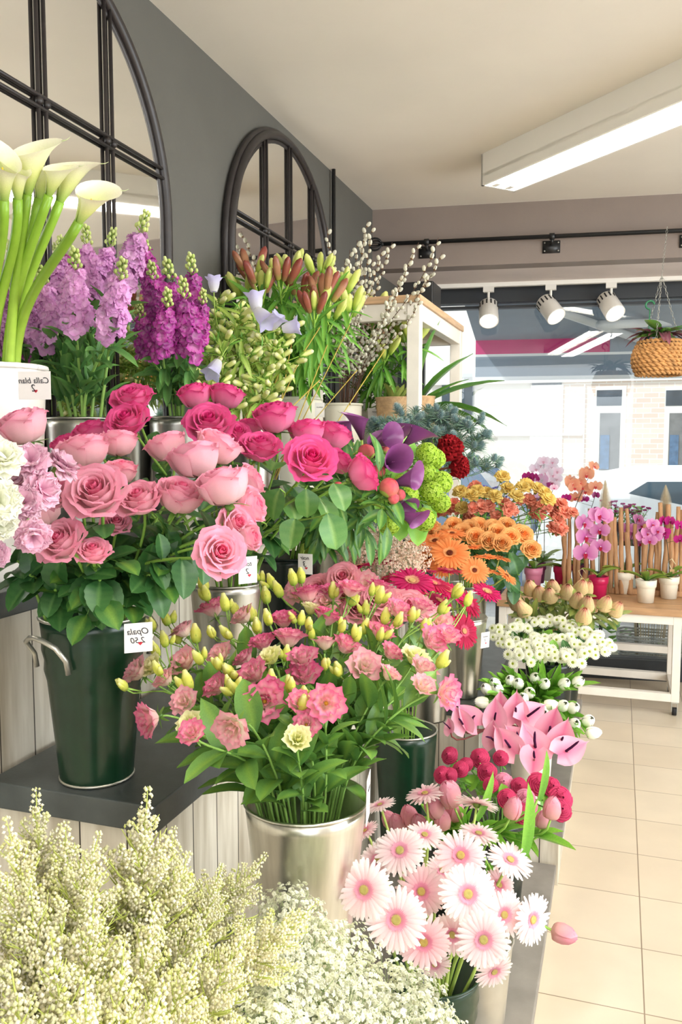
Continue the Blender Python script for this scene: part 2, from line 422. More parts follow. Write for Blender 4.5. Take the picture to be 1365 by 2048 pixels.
# ------------------------------------------------------------------ arched mirrors
def arch_mirror(yc, R, zc, zb, bars, zh, label):
    t = empty('arched_mirror', (ROOMX0, yc, zb), label, 'mirror')
    X = .03
    zc -= zb; zh -= zb
    mb = MB(); n = 40
    pts = [(0, R * math.cos(PI * i / n), zc + R * math.sin(PI * i / n)) for i in range(n + 1)]
    out = [(X - .004, y, z) for _, y, z in pts] + [(X - .004, -R, 0), (X - .004, R, 0)]
    mb.add(out, [tuple(range(len(out)))], (1, 1, 1))
    link('mirror_glass', mb.mesh('mirror_glass', 'mirror_glass', False), t)
    # moulded frame: three stacked rounded strands swept round the outline
    fr = MB()
    path = [(R, 0)] + [(R, zc * k / 4) for k in range(1, 4)] + [(y, z) for _, y, z in pts] + [(-R, zc * k / 4) for k in (3, 2, 1)] + [(-R, 0)]
    for dr, dx, rr in ((0, .008, .017), (-.022, .0, .011), (.016, -.006, .013)):
        P = []
        for (y, z) in path:
            if z > zc: L = math.hypot(y, z - zc); yy, zz = y * (L + dr) / L, zc + (z - zc) * (L + dr) / L
            else: yy, zz = y + (dr if y > 0 else -dr), z
            P.append((X + dx - .01, yy, zz))
        fr.tube(P, rr, n=8)
    link('frame', fr.mesh('frame', 'iron_brown'), t)
    for b in bars:
        m = MB(); hb = zc + math.sqrt(max(0, R * R - b * b))
        for o in (-.013, .013):
            m.tube([(X + .003, b + o, 0), (X + .003, b + o, hb)], .0052, n=8)
            m.ball((X + .006, b + o, zh + .0), .010, (1, 1, 1), n=8, m=6)
        link('glazing_bar', m.mesh('glazing_bar', 'iron_brown'), t)
    m = MB()
    w_ = math.sqrt(max(0.01, R * R - max(0, zh - zc) ** 2))
    for o in (-.013, .013): m.tube([(X + .004, -w_, zh + o), (X + .004, w_, zh + o)], .0052, n=8)
    link('glazing_bar', m.mesh('glazing_bar', 'iron_brown'), t)
arch_mirror(1.662, .56, 2.09, 1.28, (-.265, 0.0, .268), 2.225, 'large arched mirror with brown glazing bars on the left wall behind the white callas')
arch_mirror(3.165, .515, 2.12, 1.28, (-.225, .02, .28), 2.235, 'smaller looking arched mirror on the dark wall behind the pussy willow')
m = MB(); m.tube([(-1.29, 3.76, 1.3), (-1.29, 3.76, 2.71)], .009, n=8)
tag(link('conduit_pipe', m.mesh('conduit_pipe', 'black_iron')), 'thin dark vertical pipe on the wall right of the far mirror', 'pipe')

# ------------------------------------------------------------------ ceiling light fixtures
def fixture(ox, oy, dx, dy, L, W, label, h=.135):
    t = empty('ceiling_light', (ox, oy, 2.71), label, 'ceiling light')
    d = Vector((dx, dy, 0)).normalized(); n_ = Vector((-d.y, d.x, 0))
    def P(a, b, z): return tuple(d * a + n_ * b + Vector((0, 0, z)))
    m = MB()
    def bx(a0, a1, b0, b1, z0, z1):
        vs = [P(a, b, z) for a in (a0, a1) for b in (b0, b1) for z in (z0, z1)]
        m.add(vs, [(0, 1, 3, 2), (4, 6, 7, 5), (0, 4, 5, 1), (2, 3, 7, 6), (0, 2, 6, 4), (1, 5, 7, 3)], (1, 1, 1))
    bx(0, L, 0, .012, -h, 0); bx(0, L, W - .012, W, -h, 0); bx(0, .012, 0, W, -h, 0); bx(L - .012, L, 0, W, -h, 0); bx(0, L, 0, W, -h + .035, -h + .05)
    link('housing', m.mesh('housing', 'fixture_white', False), t)
    for q in (.3, .7):
        m = MB(); m.tube([P(.06, W * q, -h + .016), P(L - .06, W * q, -h + .016)], .014, n=10)
        link('fluorescent_tube', m.mesh('fluorescent_tube', 'tube_glow'), t)
        for a in (.035, L - .035):
            m = MB(); m.box((-.02, -.014, -.014), (.02, .014, .018)); o = link('tube_socket', m.mesh('tube_socket', 'white_plastic', False), t)
            o.location = P(a, W * q, -h + .016); o.rotation_euler = (0, 0, math.atan2(d.y, d.x))
    m = MB(); bx(.012, L - .012, .012, W - .012, -h + .033, -h + .036)
    link('diffuser_panel', m.mesh('diffuser_panel', 'tube_glow', False), t)
    return t
fixture(-.61, 3.775, .735, -.678, 1.75, .19, 'white box ceiling light with glowing tubes running to the right edge')
fixture(.8, -.6, 0, 1, 2.4, .19, 'long ceiling light added for fill above the walkway, seen only in the mirrors')  # off-view fixture added to go with the overhead fill

# ------------------------------------------------------------------ rail, brackets, spots
PZ = 2.515
t = empty('curtain_rail', bm_pt(0, -.05, PZ), 'black iron rail with cage finial running across the grey beam', 'rail')
def lp(s, off, z): return tuple(bm_pt(s, off, z) - Vector(t.location))
m = MB(); m.tube([lp(.03, -.05, PZ), lp(4.4, -.05, PZ)], .011, n=10); link('rod', m.mesh('rod', 'black_iron'), t)
m = MB(); c0 = Vector(lp(.01, -.05, PZ)); dirw = Vector((CA, SA, 0))
for k in range(4):
    a0 = PI * k / 4
    side = (Vector((0, 0, 1)) * math.cos(a0) + Vector((-SA, CA, 0)) * math.sin(a0))
    for sg in (1, -1):
        m.tube([tuple(c0 + dirw * (-.038 * math.cos(PI * q / 8)) + side * sg * .034 * math.sin(PI * q / 8)) for q in range(9)], .0035, n=5)
m.ball(c0 - dirw * .042, .007, (1, 1, 1)); m.ball(c0 + dirw * .042, .013, (1, 1, 1))
link('cage_finial', m.mesh('cage_finial', 'black_iron'), t)
for px in (855, 1105, 1378):
    P = None
    d = ray(px, 495 if px < 900 else 490)
    s_ = [s for s in [i * .01 for i in range(300)]]
    s_ = min(s_, key=lambda s: abs(proj(bm_pt(s, -.01, PZ - .03))[0] - px))
    br = MB()
    vs = [lp(s_ + a, o, PZ + z) for a in (-.045, .045) for o in (-.008, -.001) for z in (-.075, -.012)]
    br.add(vs, [(0, 1, 3, 2), (4, 6, 7, 5), (0, 4, 5, 1), (2, 3, 7, 6), (0, 2, 6, 4), (1, 5, 7, 3)], (1, 1, 1))
    br.tube([lp(s_, -.005, PZ - .03), lp(s_, -.05, PZ - .03), lp(s_, -.05, PZ - .008)], .008, n=8)
    br.tube([lp(s_ - .013, -.05, PZ), lp(s_ + .013, -.05, PZ)], .017, n=12)
    b = link('bracket', br.mesh('bracket', 'black_iron'), t)
    sc_ = MB()
    for a in (-.035, .035):
        for z in (-.064, -.022): sc_.ball(lp(s_ + a, -.009, PZ + z), .005, (1, 1, 1), n=8, m=4)
    link('screws', sc_.mesh('screws', 'zinc'), b)

m = MB()
vs = [tuple(bm_pt(s, o, z)) for s in (.2, 4.2) for o in (.5, .535) for z in (2.37, 2.393)]
m.add(vs, [(0, 1, 3, 2), (4, 6, 7, 5), (0, 4, 5, 1), (2, 3, 7, 6), (0, 2, 6, 4), (1, 5, 7, 3)], (1, 1, 1))
tag(link('light_track', m.mesh('light_track', 'white_plastic', False)), 'white power track under the lintel holding three spotlights', 'track')
def spot(px, py, aim, label):
    s_ = min([i * .005 for i in range(900)], key=lambda s: abs(proj(bm_pt(s, .517, 2.33))[0] - px))
    top = bm_pt(s_, .517, 2.37)
    t = empty('track_spotlight', top, label, 'spotlight')
    a = Vector(aim).normalized()
    m = MB(); m.box((-.03, -.018, -.03), (.03, .018, 0)); m.tube([(0, 0, -.02), (0, 0, -.06)], .008)
    link('mount', m.mesh('mount', 'white_plastic', False), t)
    c = proj(top)
    ctr = ay(px, py, top.y) - top
    ctr = Vector((0, 0, -.115)) + a * .0 if abs(ctr.z) > .3 else ctr
    M = frame(a, p=ctr)
    m = MB(); m.lathe([(.001, -.085), (.05, -.085), (.056, -.078), (.058, .06), (.058, .064), (.052, .064), (.05, .05), (.001, .05)], 28)
    b = link('body', m.mesh('body', 'white_plastic'), t, M)
    v = MB()
    for k in range(14):
        an = 2 * PI * k / 14
        q = Matrix.Rotation(an, 4, 'Z'); v.box((.0555, -.004, -.07), (.0585, .004, -.035), M=q)
    link('cooling_slots', v.mesh('cooling_slots', 'black_iron', False), b)
    g = MB(); g.lathe([(.0005, .055), (.05, .055), (.05, .051)], 24)
    link('lamp_face', g.mesh('lamp_face', 'spot_glow', False), b)
    s = bpy.data.lights.new('spot_bulb', 'SPOT'); s.energy = 14; s.spot_size = 1.3; s.spot_blend = .5; s.shadow_soft_size = .04; s.color = (1, .93, .82)
    so = bpy.data.objects.new('spot_bulb', s); COL.objects.link(so); so.parent = b; so.location = (0, 0, .06); so.rotation_euler = (PI, 0, 0)
    link('yoke', (lambda y: (y.tube([(0, 0, -.05), tuple(ctr * .6), tuple(ctr - a * .03)], .007), y.mesh('yoke', 'white_plastic'))[1])(MB()), t)
spot(978, 628, (.12, -.62, -.75), 'leftmost white track spotlight, nearest the shelf, glowing downwards')
spot(1103, 620, (.55, -.5, -.75), 'middle white track spotlight tilted to the right')
spot(1223, 614, (.42, -.62, -.75), 'right white track spotlight left of the hanging basket')

# ------------------------------------------------------------------ shelf unit by the window
def shelf_unit():
    X1, X0 = -.80, -1.30
    Y0, Y1 = 3.43, 4.42
    zt = 2.06
    t = empty('shelf_unit', (-1.05, 3.9, .83), 'white painted shelf frame with wooden top at the end of the wall', 'shelf')
    L = Vector(t.location)
    def bb(n_, a, b, mat): return boxo(n_, tuple(Vector(a) - L), tuple(Vector(b) - L), mat, t, bevel=.003)
    p = .055
    for (x, y, nm) in ((X1 - p, Y0, 'post'), (X1 - p, Y1 - p, 'post'), (X0, Y0, 'post'), (X0, Y1 - p, 'post')):
        zb = .83 if y < 3.9 and False else .472
        bb(nm, (x, y, .472 if x > -1.09 else 1.172), (x + p, y + p, zt - .03), 'white_paint')
    bb('wooden_top', (X0, Y0 - .01, zt - .03), (X1 + .005, Y1 + .01, zt), 'wood_end')
    bb('top_rail', (X0 + p, Y0 + .004, zt - .10), (X1 - p, Y0 + p - .004, zt - .03), 'white_paint')
    bb('top_rail', (X0 + p, Y1 - p + .004, zt - .10), (X1 - p, Y1 - .004, zt - .03), 'white_paint')
    bb('top_rail', (X1 - p + .004, Y0 + p, zt - .10), (X1 - .004, Y1 - p, zt - .03), 'white_paint')
    bb('top_rail', (X0 + .004, Y0 + p, zt - .10), (X0 + p - .004, Y1 - p, zt - .03), 'white_paint')
    bb('wooden_shelf', (X0 + .002, Y0 + p, 1.40), (X1 - .005, Y1 - p, 1.425), 'wood_end')
shelf_unit()
boxo('speaker', (-1.08, 4.14, 2.06), (-.90, 4.34, 2.25), 'black_iron', bevel=.006)
tag(bpy.data.objects['speaker'], 'black box standing on top of the white shelf unit', 'box')

# ------------------------------------------------------------------ trolley with orchids
def trolley():
    x0, x1, y0, y1, zt = -.62, .335, 4.66, 5.12, .575
    t = empty('orchid_trolley', (-.1, 4.9, 0), 'white framed wooden topped trolley on castors by the shop window', 'trolley')
    L = Vector(t.location)
    def bb(n_, a, b, mat): return boxo(n_, tuple(Vector(a) - L), tuple(Vector(b) - L), mat, t, bevel=.002)
    bb('wooden_top', (x0 - .01, y0 - .015, zt - .038), (x1 + .2, y1 + .015, zt), 'wood')
    p = .042
    for x in (x0, x1 - p):
        for y in (y0, y1 - p): bb('post', (x, y, .075), (x + p, y + p, zt - .038), 'white_paint')
    for y in (y0, y1 - p):
        bb('rail', (x0 + p, y, zt - .085), (x1 - p, y + p, zt - .038), 'white_paint')
        bb('rail', (x0 + p, y, .075), (x1 - p, y + p, .118), 'white_paint')
    for x in (x0, x1 - p):
        bb('rail', (x, y0 + p, .075), (x + p, y1 - p, .118), 'white_paint')
        bb('rail', (x, y0 + p, zt - .085), (x + p, y1 - p, zt - .038), 'white_paint')
    bb('rail', (x0 + p, y1 - p, .235), (x1 - p, y1, .275), 'white_paint')
    for x in (x0 + .02, x1 - .022):
        for y in (y0 + .02, y1 - .02):
            m = MB(); m.tube([(x - L.x - .011, y - L.y, .022), (x - L.x + .011, y - L.y, .022)], .021, n=14)
            c = link('castor', m.mesh('castor', 'rubber'), t)
            f = MB(); f.box((x - L.x - .016, y - L.y - .012, .02), (x - L.x - .012, y - L.y + .012, .075)); f.box((x - L.x + .012, y - L.y - .012, .02), (x - L.x + .016, y - L.y + .012, .075)); f.box((x - L.x - .018, y - L.y - .018, .068), (x - L.x + .018, y - L.y + .018, .075))
            link('castor_fork', f.mesh('castor_fork', 'zinc', False), c)
trolley()

# ------------------------------------------------------------------ OUTSIDE
mb = MB(); mb.box((-14, 5.45, -.3), (30, 7.2, -.06)); struct('pavement', mb, 'pavement')
mb = MB(); mb.box((-40, 7.2, -.5), (60, 13.0, -.2)); struct('road', mb, 'asphalt')
mb = MB(); mb.box((-40, 13.0, -.5), (60, 15.2, -.06)); struct('far_pavement', mb, 'pavement')
FY = 15.0
bt = empty('shop_building', (0, FY, -.1), 'sunlit white brick building with shop doors across the street', 'building')
def bpart(n_, px0, py0, px1, py1, d0, d1, mat, parent=bt):
    a = ay(px0, py1, FY); b = ay(px1, py0, FY)
    L = Vector((0, FY, -.1)) if parent is bt else Vector((0, 0, 0))
    return boxo(n_, (a.x - 0, -d1, a.z + .1), (b.x, -d0, b.z + .1), mat, bt)
boxo('rendered_wall', (-16, 0, 0), (1.2, .4, 7.2), 'facade_paint', bt)
boxo('brick_wall', (1.2 - 2.45, -.03, 1.0), (22, .4, 7.2), 'pale_brick', bt)
boxo('plinth_wall', (-16, -.06, 0), (22, .0, .55), 'render_trim', bt)
bpart('cornice', 860, 757, 1500, 766, 0, .12, 'render_trim')
bpart('sill', 900, 868, 1165, 872, 0, .10, 'facade_paint')
bpart('pier', 1060, 770, 1128, 960, 0, .08, 'render_trim')
bpart('downpipe', 1165, 770, 1172, 960, 0, .10, 'facade_paint')
for (x0, y0, x1, y1) in ((1065, 755, 1125, 782), (925, 765, 948, 830), (885, 765, 910, 825)):
    bpart('window', x0, y0, x1, y1, .0, .05, 'shop_glass')
for x in (1192, 1330):
    wd = x + (58 if x < 1300 else 70)
    bpart('door_frame', x - 4, 772, wd + 4, 945, 0, .05, 'render_trim')
    bpart('fanlight', x + 2, 780, wd - 5, 812, .05, .06, 'shop_glass')
    bpart('door_glass', x + 6, 826, wd - 8, 940, .05, .06, 'door_dark')
    bpart('hung_clothes', x + 8, 870, x + 28, 938, .06, .09, 'denim')

# awning outside above the window
def awning():
    t = empty('awning', bm_pt(.3, WO + .1, 2.35), 'blue grey shop awning with a pink printed valance outside the window', 'awning')
    L = Vector(t.location)
    def pt(px, py, o):
        # pixel on the plane parallel to the window at offset o
        n_ = Vector((-SA, CA, 0)); P0 = bm_pt(0, o, 0); d = ray(px, py)
        return EYEP + d * ((P0 - EYEP).dot(n_) / d.dot(n_))
    FO = WO + 1.35
    def along(P): return (P - Vector((-1.30, 4.47, 0))).dot(Vector((CA, SA, 0)))
    sL = along(pt(952, 700, FO)); sR = 4.6; zt_ = pt(952, 681, FO).z; zm = pt(952, 709, FO).z; zm2 = pt(952, 714, FO).z; zb = pt(952, 754, FO).z; ze = pt(952, 762, FO).z
    sT = along(pt(928, 612, WO + .1))
    def quad(nm, pts, mat, th=.004):
        m = MB(); vs = [tuple(p - L) for p in pts] + [tuple(p - L + Vector((0, th, th))) for p in pts]
        m.add(vs, [(0, 1, 2, 3), (7, 6, 5, 4), (0, 4, 5, 1), (1, 5, 6, 2), (2, 6, 7, 3), (3, 7, 4, 0)], (1, 1, 1))
        return link(nm, m.mesh(nm, mat, False), t)
    quad('sloping_cloth', [bm_pt(sT, WO + .1, 2.33), bm_pt(sR, WO + .1, 2.33), bm_pt(sR, FO, zt_), bm_pt(sL, FO, zt_)], 'awning_cloth')
    v = quad('pink_valance_band', [bm_pt(sL, FO, zt_), bm_pt(sL + 1.0, FO, zt_), bm_pt(sL + 1.0, FO, zm), bm_pt(sL, FO, zm)], 'awning_pink')
    quad('pale_valance_band', [bm_pt(sL + 1.0, FO, zt_), bm_pt(sR, FO, zt_), bm_pt(sR, FO, zm), bm_pt(sL + 1.0, FO, zm)], 'awning_cloth')
    quad('valance_piping', [bm_pt(sL, FO, zm), bm_pt(sR, FO, zm), bm_pt(sR, FO, zm2), bm_pt(sL, FO, zm2)], 'awning_metal')
    quad('valance', [bm_pt(sL, FO, zm2), bm_pt(sR, FO, zm2), bm_pt(sR, FO, zb), bm_pt(sL, FO, zb)], 'awning_cloth')
    quad('front_bar', [bm_pt(sL - .1, FO, zb), bm_pt(sR, FO, zb), bm_pt(sR, FO, ze), bm_pt(sL - .1, FO, ze)], 'awning_metal', .03)
    for a, b in (((1090, 612), (1290, 682)), ((1200, 650), (1400, 640))):
        A = pt(*a, WO + .25); B = pt(*b, FO - .05)
        m = MB(); m.tube([A - L, B - L], .03, n=8)
        link('folding_arm', m.mesh('folding_arm', 'awning_metal'), t)
awning()

def car(name, y, x0, x1, zt, paint, label, win0, flip=False):
    """side-on hatchback: body extruded from a side outline, greenhouse tapered, glazed, with wheels"""
    t = empty(name, ((x0 + x1) / 2, y, -.2), label, 'car')
    Lx = x1 - x0; H = zt + .2; W = 1.7
    def ext(nm, prof, w0, w1, mat, par=t, yoff=0):
        m = MB(); n = len(prof); vs = []
        for s in (-1, 1):
            for (u, h) in prof:
                ww = w0 + (w1 - w0) * max(0, (h - .55)) / .45
                uu = (1 - u) if flip else u
                vs.append(((uu - .5) * Lx, s * ww / 2 + yoff, h * H))
        fs = [tuple(range(n)), tuple(range(2 * n - 1, n - 1, -1))] + [(i, (i + 1) % n, n + (i + 1) % n, n + i) for i in range(n)]
        m.add(vs, fs, (1, 1, 1)); o = link(nm, m.mesh(nm, mat, False), par)
        b = o.modifiers.new('bevel', 'BEVEL'); b.width = .05; b.segments = 3; b.limit_method = 'ANGLE'; return o
    ext('car_body', [(0.0, .16), (1.0, .16), (1.0, .5), (.97, .6), (.76, .66), (.60, .97), (.5, 1.0), (.22, .99), (.12, .93), (.02, .62), (0, .5)], W, W - .35, paint)
    def wedge(pr, nm='side_window', mt='car_glass'):
        m = MB()
        for s in (-1, 1):
            vs = []
            for (u, h) in pr:
                ww = W + (W - .35 - W) * max(0, h - .55) / .45 + .012
                vs.append((((1 - u if flip else u) - .5) * Lx, s * ww / 2, h * H))
            m.add(vs, [tuple(range(len(vs)))], (1, 1, 1))
        link(nm, m.mesh(nm, mt, False), t)
    wedge([(.71, .66), (.585, .93), (.46, .95), (.46, .65)]); wedge([(.44, .65), (.44, .95), (.24, .94), (.10, .66)])
    for u in (.18, .82):
        for s in (-1, 1):
            m = MB(); xx = ((1 - u if flip else u) - .5) * Lx
            m.tube([(xx, s * W * .36, .31), (xx, s * W * .505, .31)], .31, n=24)
            wv = link('wheel', m.mesh('wheel', 'rubber', False), t)
            h_ = MB(); h_.tube([(xx, s * W * .50, .31), (xx, s * W * .515, .31)], .19, n=16); link('hubcap', h_.mesh('hubcap', 'bare_steel', False), wv)
    return t
c1 = ay(1118, 935, 8.9)
car('car', 8.9, c1.x - .15, c1.x + 4.0, 1.17, 'car_white', 'white hatchback parked right of centre behind the orchids', 0, False)
c2x0 = ay(1118, 935, 8.9).x - .15
c1 = ay(905, 920, 9.3)
car('car', 9.3, c1.x - 2.9, min(ay(1062, 960, 9.3).x + .1, c2x0 - .2), 1.2, 'car_blue', 'blue grey car parked at the left behind the thistles and carnations', 0, True)

# ------------------------------------------------------------------ buckets and pots
BK = {}
def lathe_part(nm, prof, mat, par, n=40):
    m = MB(); m.lathe(prof, n); return link(nm, m.mesh(nm, mat), par)
def bucket(key, name, label, P, z0, h, rt, rb, mat, cat='bucket', rim='same', handles=False, ribs=False, water=True, tag_=None):
    x, y = P[0], P[1]
    t = empty(name, (x, y, z0), label, cat)
    prof = [(.001, .004), (rb - .003, .004), (rb, 0), (rb + .001, .006)]
    n = 16
    for i in range(1, n + 1):
        r = rb + (rt - rb) * i / n
        if ribs and i in (n - 3, n - 5): r += .003
        prof.append((r, h * i / n))
    prof += [(rt - .003, h), (rb - .001, .02), (.001, .02)]
    lathe_part('body', prof, mat, t)
    rm = mat if rim == 'same' else rim
    if rim != 'none':
        m = MB(); m.tube([(rt * math.cos(a), rt * math.sin(a), h) for a in [2 * PI * k / 40 for k in range(41)]], .0032 if rim != 'thick' else .006, n=6, cap=False)
        link('rim', m.mesh('rim', mat if rim == 'thick' else rm), t)
        if handles:
            m = MB(); m.tube([(rb * math.cos(a), rb * math.sin(a), .004) for a in [2 * PI * k / 40 for k in range(41)]], .003, n=6, cap=False)
            link('base_rim', m.mesh('base_rim', rm), t)
    if handles:
        for ha in handles:
            e = Vector((math.cos(ha), math.sin(ha), 0)); s = Vector((-e.y, e.x, 0)); m = MB()
            R_ = rb + (rt - rb) * .8
            pts = [e * (R_ * 1.0) + s * -.046 + Vector((0, 0, h * .72)), e * (R_ + .004) + s * -.046 + Vector((0, 0, h * .80)), e * (R_ + .022) + s * -.043 + Vector((0, 0, h * .885)), e * (R_ + .03) + s * -.02 + Vector((0, 0, h * .92)),
                   e * (R_ + .032) + Vector((0, 0, h * .93)), e * (R_ + .03) + s * .02 + Vector((0, 0, h * .92)), e * (R_ + .022) + s * .043 + Vector((0, 0, h * .885)), e * (R_ + .004) + s * .046 + Vector((0, 0, h * .80)), e * R_ + s * .046 + Vector((0, 0, h * .72))]
            m.tube(pts, .0048, n=8)
            link('handle', m.mesh('handle', 'bare_steel'), t)
    BK[key] = dict(x=x, y=y, z0=z0 + .02, h=h, rt=rt, rb=rb, obj=t)
    return t
def text_mesh(body, size, mirror=True, shear=.25):
    cu = bpy.data.curves.new('lettering', 'FONT'); cu.body = body; cu.size = size; cu.align_x = 'CENTER'; cu.shear = shear; cu.offset = -.0; cu.extrude = .0002
    o = bpy.data.objects.new('lettering', cu); COL.objects.link(o)
    dg = bpy.context.evaluated_depsgraph_get(); dg.update()
    me = bpy.data.meshes.new_from_object(o.evaluated_get(dg)); bpy.data.objects.remove(o)
    if mirror:
        for v in me.vertices: v.co.x *= -1
        me.flip_normals()
    me.materials.clear(); me.materials.append(MATS['ink']); return me
def price_card(C, w_, h_, right, up, lines, label, heart=True):
    """a card centred at C, x axis 'right', y axis 'up' (both in its plane)"""
    r = Vector(right).normalized(); u = Vector(up); u = (u - r * u.dot(r)).normalized(); n_ = r.cross(u)
    M = Matrix((r, u, n_)).transposed().to_4x4(); M.translation = Vector(C)
    t = empty('price_card', C, label, 'price card'); t.rotation_euler = M.to_euler()
    boxo('card', (-w_ / 2, -h_ / 2, -.0005), (w_ / 2, h_ / 2, .0005), 'card', t)
    for (txt, sz, yy) in lines:
        if txt == '~':   # too small to read: a pen squiggle
            m = MB(); m.tube([(-.012 + .024 * k / 24, yy + .0022 * math.sin(k * 1.9), .001) for k in range(25)], .0004, n=4)
            link('handwriting', m.mesh('handwriting', 'ink'), t); continue
        o = link('handwriting', text_mesh(txt, sz), t); o.location = (0, yy, .001)
    if heart:
        m = MB(); pts = []
        for k in range(20):
            a = 2 * PI * k / 20; pts.append((.0035 / 16 * 16 * math.sin(a) ** 3, .0035 / 16 * (13 * math.cos(a) - 5 * math.cos(2 * a) - 2 * math.cos(3 * a) - math.cos(4 * a)) - h_ * .2, .0012))
        m.add(pts, [tuple(range(20))], (1, 1, 1)); o = link('heart', m.mesh('heart', 'red_ink', False), t); o.location = (.003, 0, 0)
    return t

bucket('calla', 'plant_pot', 'tall white plastic pot of white callas on the top step at the left edge', (-1.2, 1.40), 1.17, .43, .092, .07, 'white_plastic', 'pot', rim='thick')
bucket('stockA', 'metal_bucket', 'zinc bucket of lilac stocks on the top step below the big mirror', (-1.2, 1.676), 1.17, .335, .085, .065, 'zinc')
bucket('stockB', 'metal_bucket', 'zinc bucket behind the dark pink roses, below the magenta stocks', (-1.2, 2.13), 1.17, .35, .085, .065, 'zinc')
bucket('bells', 'glass_vase', 'shiny metal vase of canterbury bells on the top step beside the reeds', (-1.2, 2.62), 1.17, .33, .075, .06, 'zinc', 'vase')
bucket('lilyA', 'plant_pot', 'cream pot of red budded lilies, leftmost of the three cream pots', (-1.2, 3.07), 1.17, .45, .092, .07, 'cream_plastic', 'pot', rim='thick')
bucket('willow', 'plant_pot', 'cream pot of pussy willow, middle of the three cream pots', (-1.19, 3.60), 1.17, .45, .085, .065, 'cream_plastic', 'pot', rim='thick')
bucket('lilyY', 'plant_pot', 'cream pot of green lilies, rightmost of the three cream pots', (-1.19, 4.01), 1.17, .44, .085, .065, 'cream_plastic', 'pot', rim='thick')
bucket('pale', 'florist_bucket', 'dark green enamel bucket with a worn white handle, holding pale pink roses', (-.911, 1.29), .83, .305, .095, .066, 'green_enamel', rim='bare_steel', handles=(math.radians(-108), math.radians(72)), ribs=True)
bucket('hot', 'metal_bucket', 'zinc bucket of dark pink roses on the middle step', (-.85, 1.72), .83, .30, .085, .065, 'zinc')
bucket('peony', 'florist_bucket', 'black bucket of peonies and purple callas on the middle step', (-.88, 2.18), .83, .30, .09, .07, 'black_enamel')
bucket('viburnum', 'metal_bucket', 'tall grey metal bucket of green guelder roses on the middle step', (-.88, 2.62), .83, .36, .08, .06, 'zinc')
bucket('carnation', 'plant_pot', 'grey bucket of lilac carnations cut off by the left edge', (-1.2, .82), 1.17, .16, .08, .06, 'zinc', 'pot')
bucket('lis', 'metal_bucket', 'large brushed silver bucket of pink and yellow lisianthus in the foreground', (-.485, 1.267), .47, .385, .103, .060, 'aluminium')
bucket('spray', 'florist_bucket', 'tall black green bucket standing on the grey plinth behind the lisianthus', (-.63, 2.55), .08, .45, .10, .075, 'green_enamel', rim='bare_steel')
bucket('fuchsia', 'metal_bucket', 'silver bucket of fuchsia gerberas on the far dark step', (-.56, 3.16), .47, .31, .095, .062, 'aluminium')
bucket('orange', 'metal_bucket', 'grey metal bucket of orange gerberas and roses on the far step', (-.62, 3.60), .47, .36, .09, .07, 'zinc')
bucket('carn', 'metal_bucket', 'grey metal bucket of yellow and coral carnations behind the orange roses', (-.70, 3.95), .47, .42, .09, .07, 'zinc')
bucket('eryng', 'metal_bucket', 'dark grey bucket of blue sea holly on the middle step', (-.90, 2.9), .83, .30, .08, .06, 'zinc')
bucket('anth', 'plant_pot', 'cream plastic pot of pink anthuriums on the far plinth', (-.262, 2.86), .20, .27, .075, .06, 'cream_plastic', 'pot')
bucket('ran', 'plant_pot', 'black pot of ranunculus on the low plinth behind the pink tulips', (-.32, 2.42), .08, .27, .095, .075, 'black_enamel', 'pot')
bucket('tulW', 'florist_bucket', 'black pot of white tulips on the far plinth', (-.30, 3.22), .20, .24, .09, .07, 'black_enamel')
bucket('chrys', 'florist_bucket', 'black pot of white santini chrysanthemums on the far plinth', (-.26, 3.58), .20, .33, .10, .08, 'black_enamel')
bucket('protea', 'florist_bucket', 'black bucket of cream proteas at the end of the far plinth', (-.24, 3.98), .20, .36, .10, .08, 'black_enamel')
bucket('gerb', 'florist_bucket', 'short dark green bucket of pale pink gerberas on the lowest plinth', (-.34, 1.64), .08, .27, .095, .072, 'green_enamel', ribs=True)
bucket('glass', 'metal_bucket', 'pale zinc bucket standing close behind the short dark green gerbera bucket', (-.285, 1.83), .08, .24, .085, .065, 'bare_steel')
bucket('tulP', 'florist_bucket', 'dark pot of pink tulips behind the pale gerberas', (-.37, 2.10), .08, .33, .10, .08, 'black_enamel')
bucket('gyps', 'florist_bucket', 'black bucket of gypsophila at the bottom edge', (-.40, 1.10), .08, .36, .09, .07, 'black_enamel')
bucket('astil', 'florist_bucket', 'black bucket of astilbe in the near left corner', (-.62, .78), .47, .20, .09, .07, 'black_enamel')

rt_ = RGT; 
def facing_right(deg):  # horizontal direction rotated from the camera's right
    a = math.radians(deg); return RGT * math.cos(a) + Vector((FWD.x, FWD.y, 0)).normalized() * math.sin(a)
price_card(ad(69, 771, 1.55), .064, .052, facing_right(-8), (-.05, 0, 1), [('Calla blan', .0155, .004), ('2', .019, -.011)], 'white card reading calla, mirrored, clipped to the white calla pot')
price_card(ad(277, 1275, 1.38), .046, .05, facing_right(22), (.12, 0, 1), [('Opala', .015, .006), ('2,50', .014, -.009)], 'white card priced two fifty on the dark green rose bucket')
price_card(ad(496, 1140, 1.60), .040, .052, facing_right(35), (.02, 0, 1), [('ton', .013, .008), ('2', .015, -.007)], 'small white card beside the lowest pale rose, on the zinc rose bucket')
price_card(ad(611, 1128, 1.95), .036, .048, facing_right(-20), (.0, 0, 1), [('noir', .013, .010), ('3', .018, -.006)], 'small white card in dark leaves above the lisianthus reading noir, mirrored')
price_card(ad(971, 1280, 2.86), .040, .055, facing_right(35), (.06, 0, 1), [('~', .009, .012), ('2', .012, -.004)], 'small white card on the silver fuchsia gerbera bucket')
price_card(ad(640, 820, 3.12), .036, .055, facing_right(5), (0, 0, 1), [('~', .009, .01)], 'small card hung on the leftmost cream pot', False)
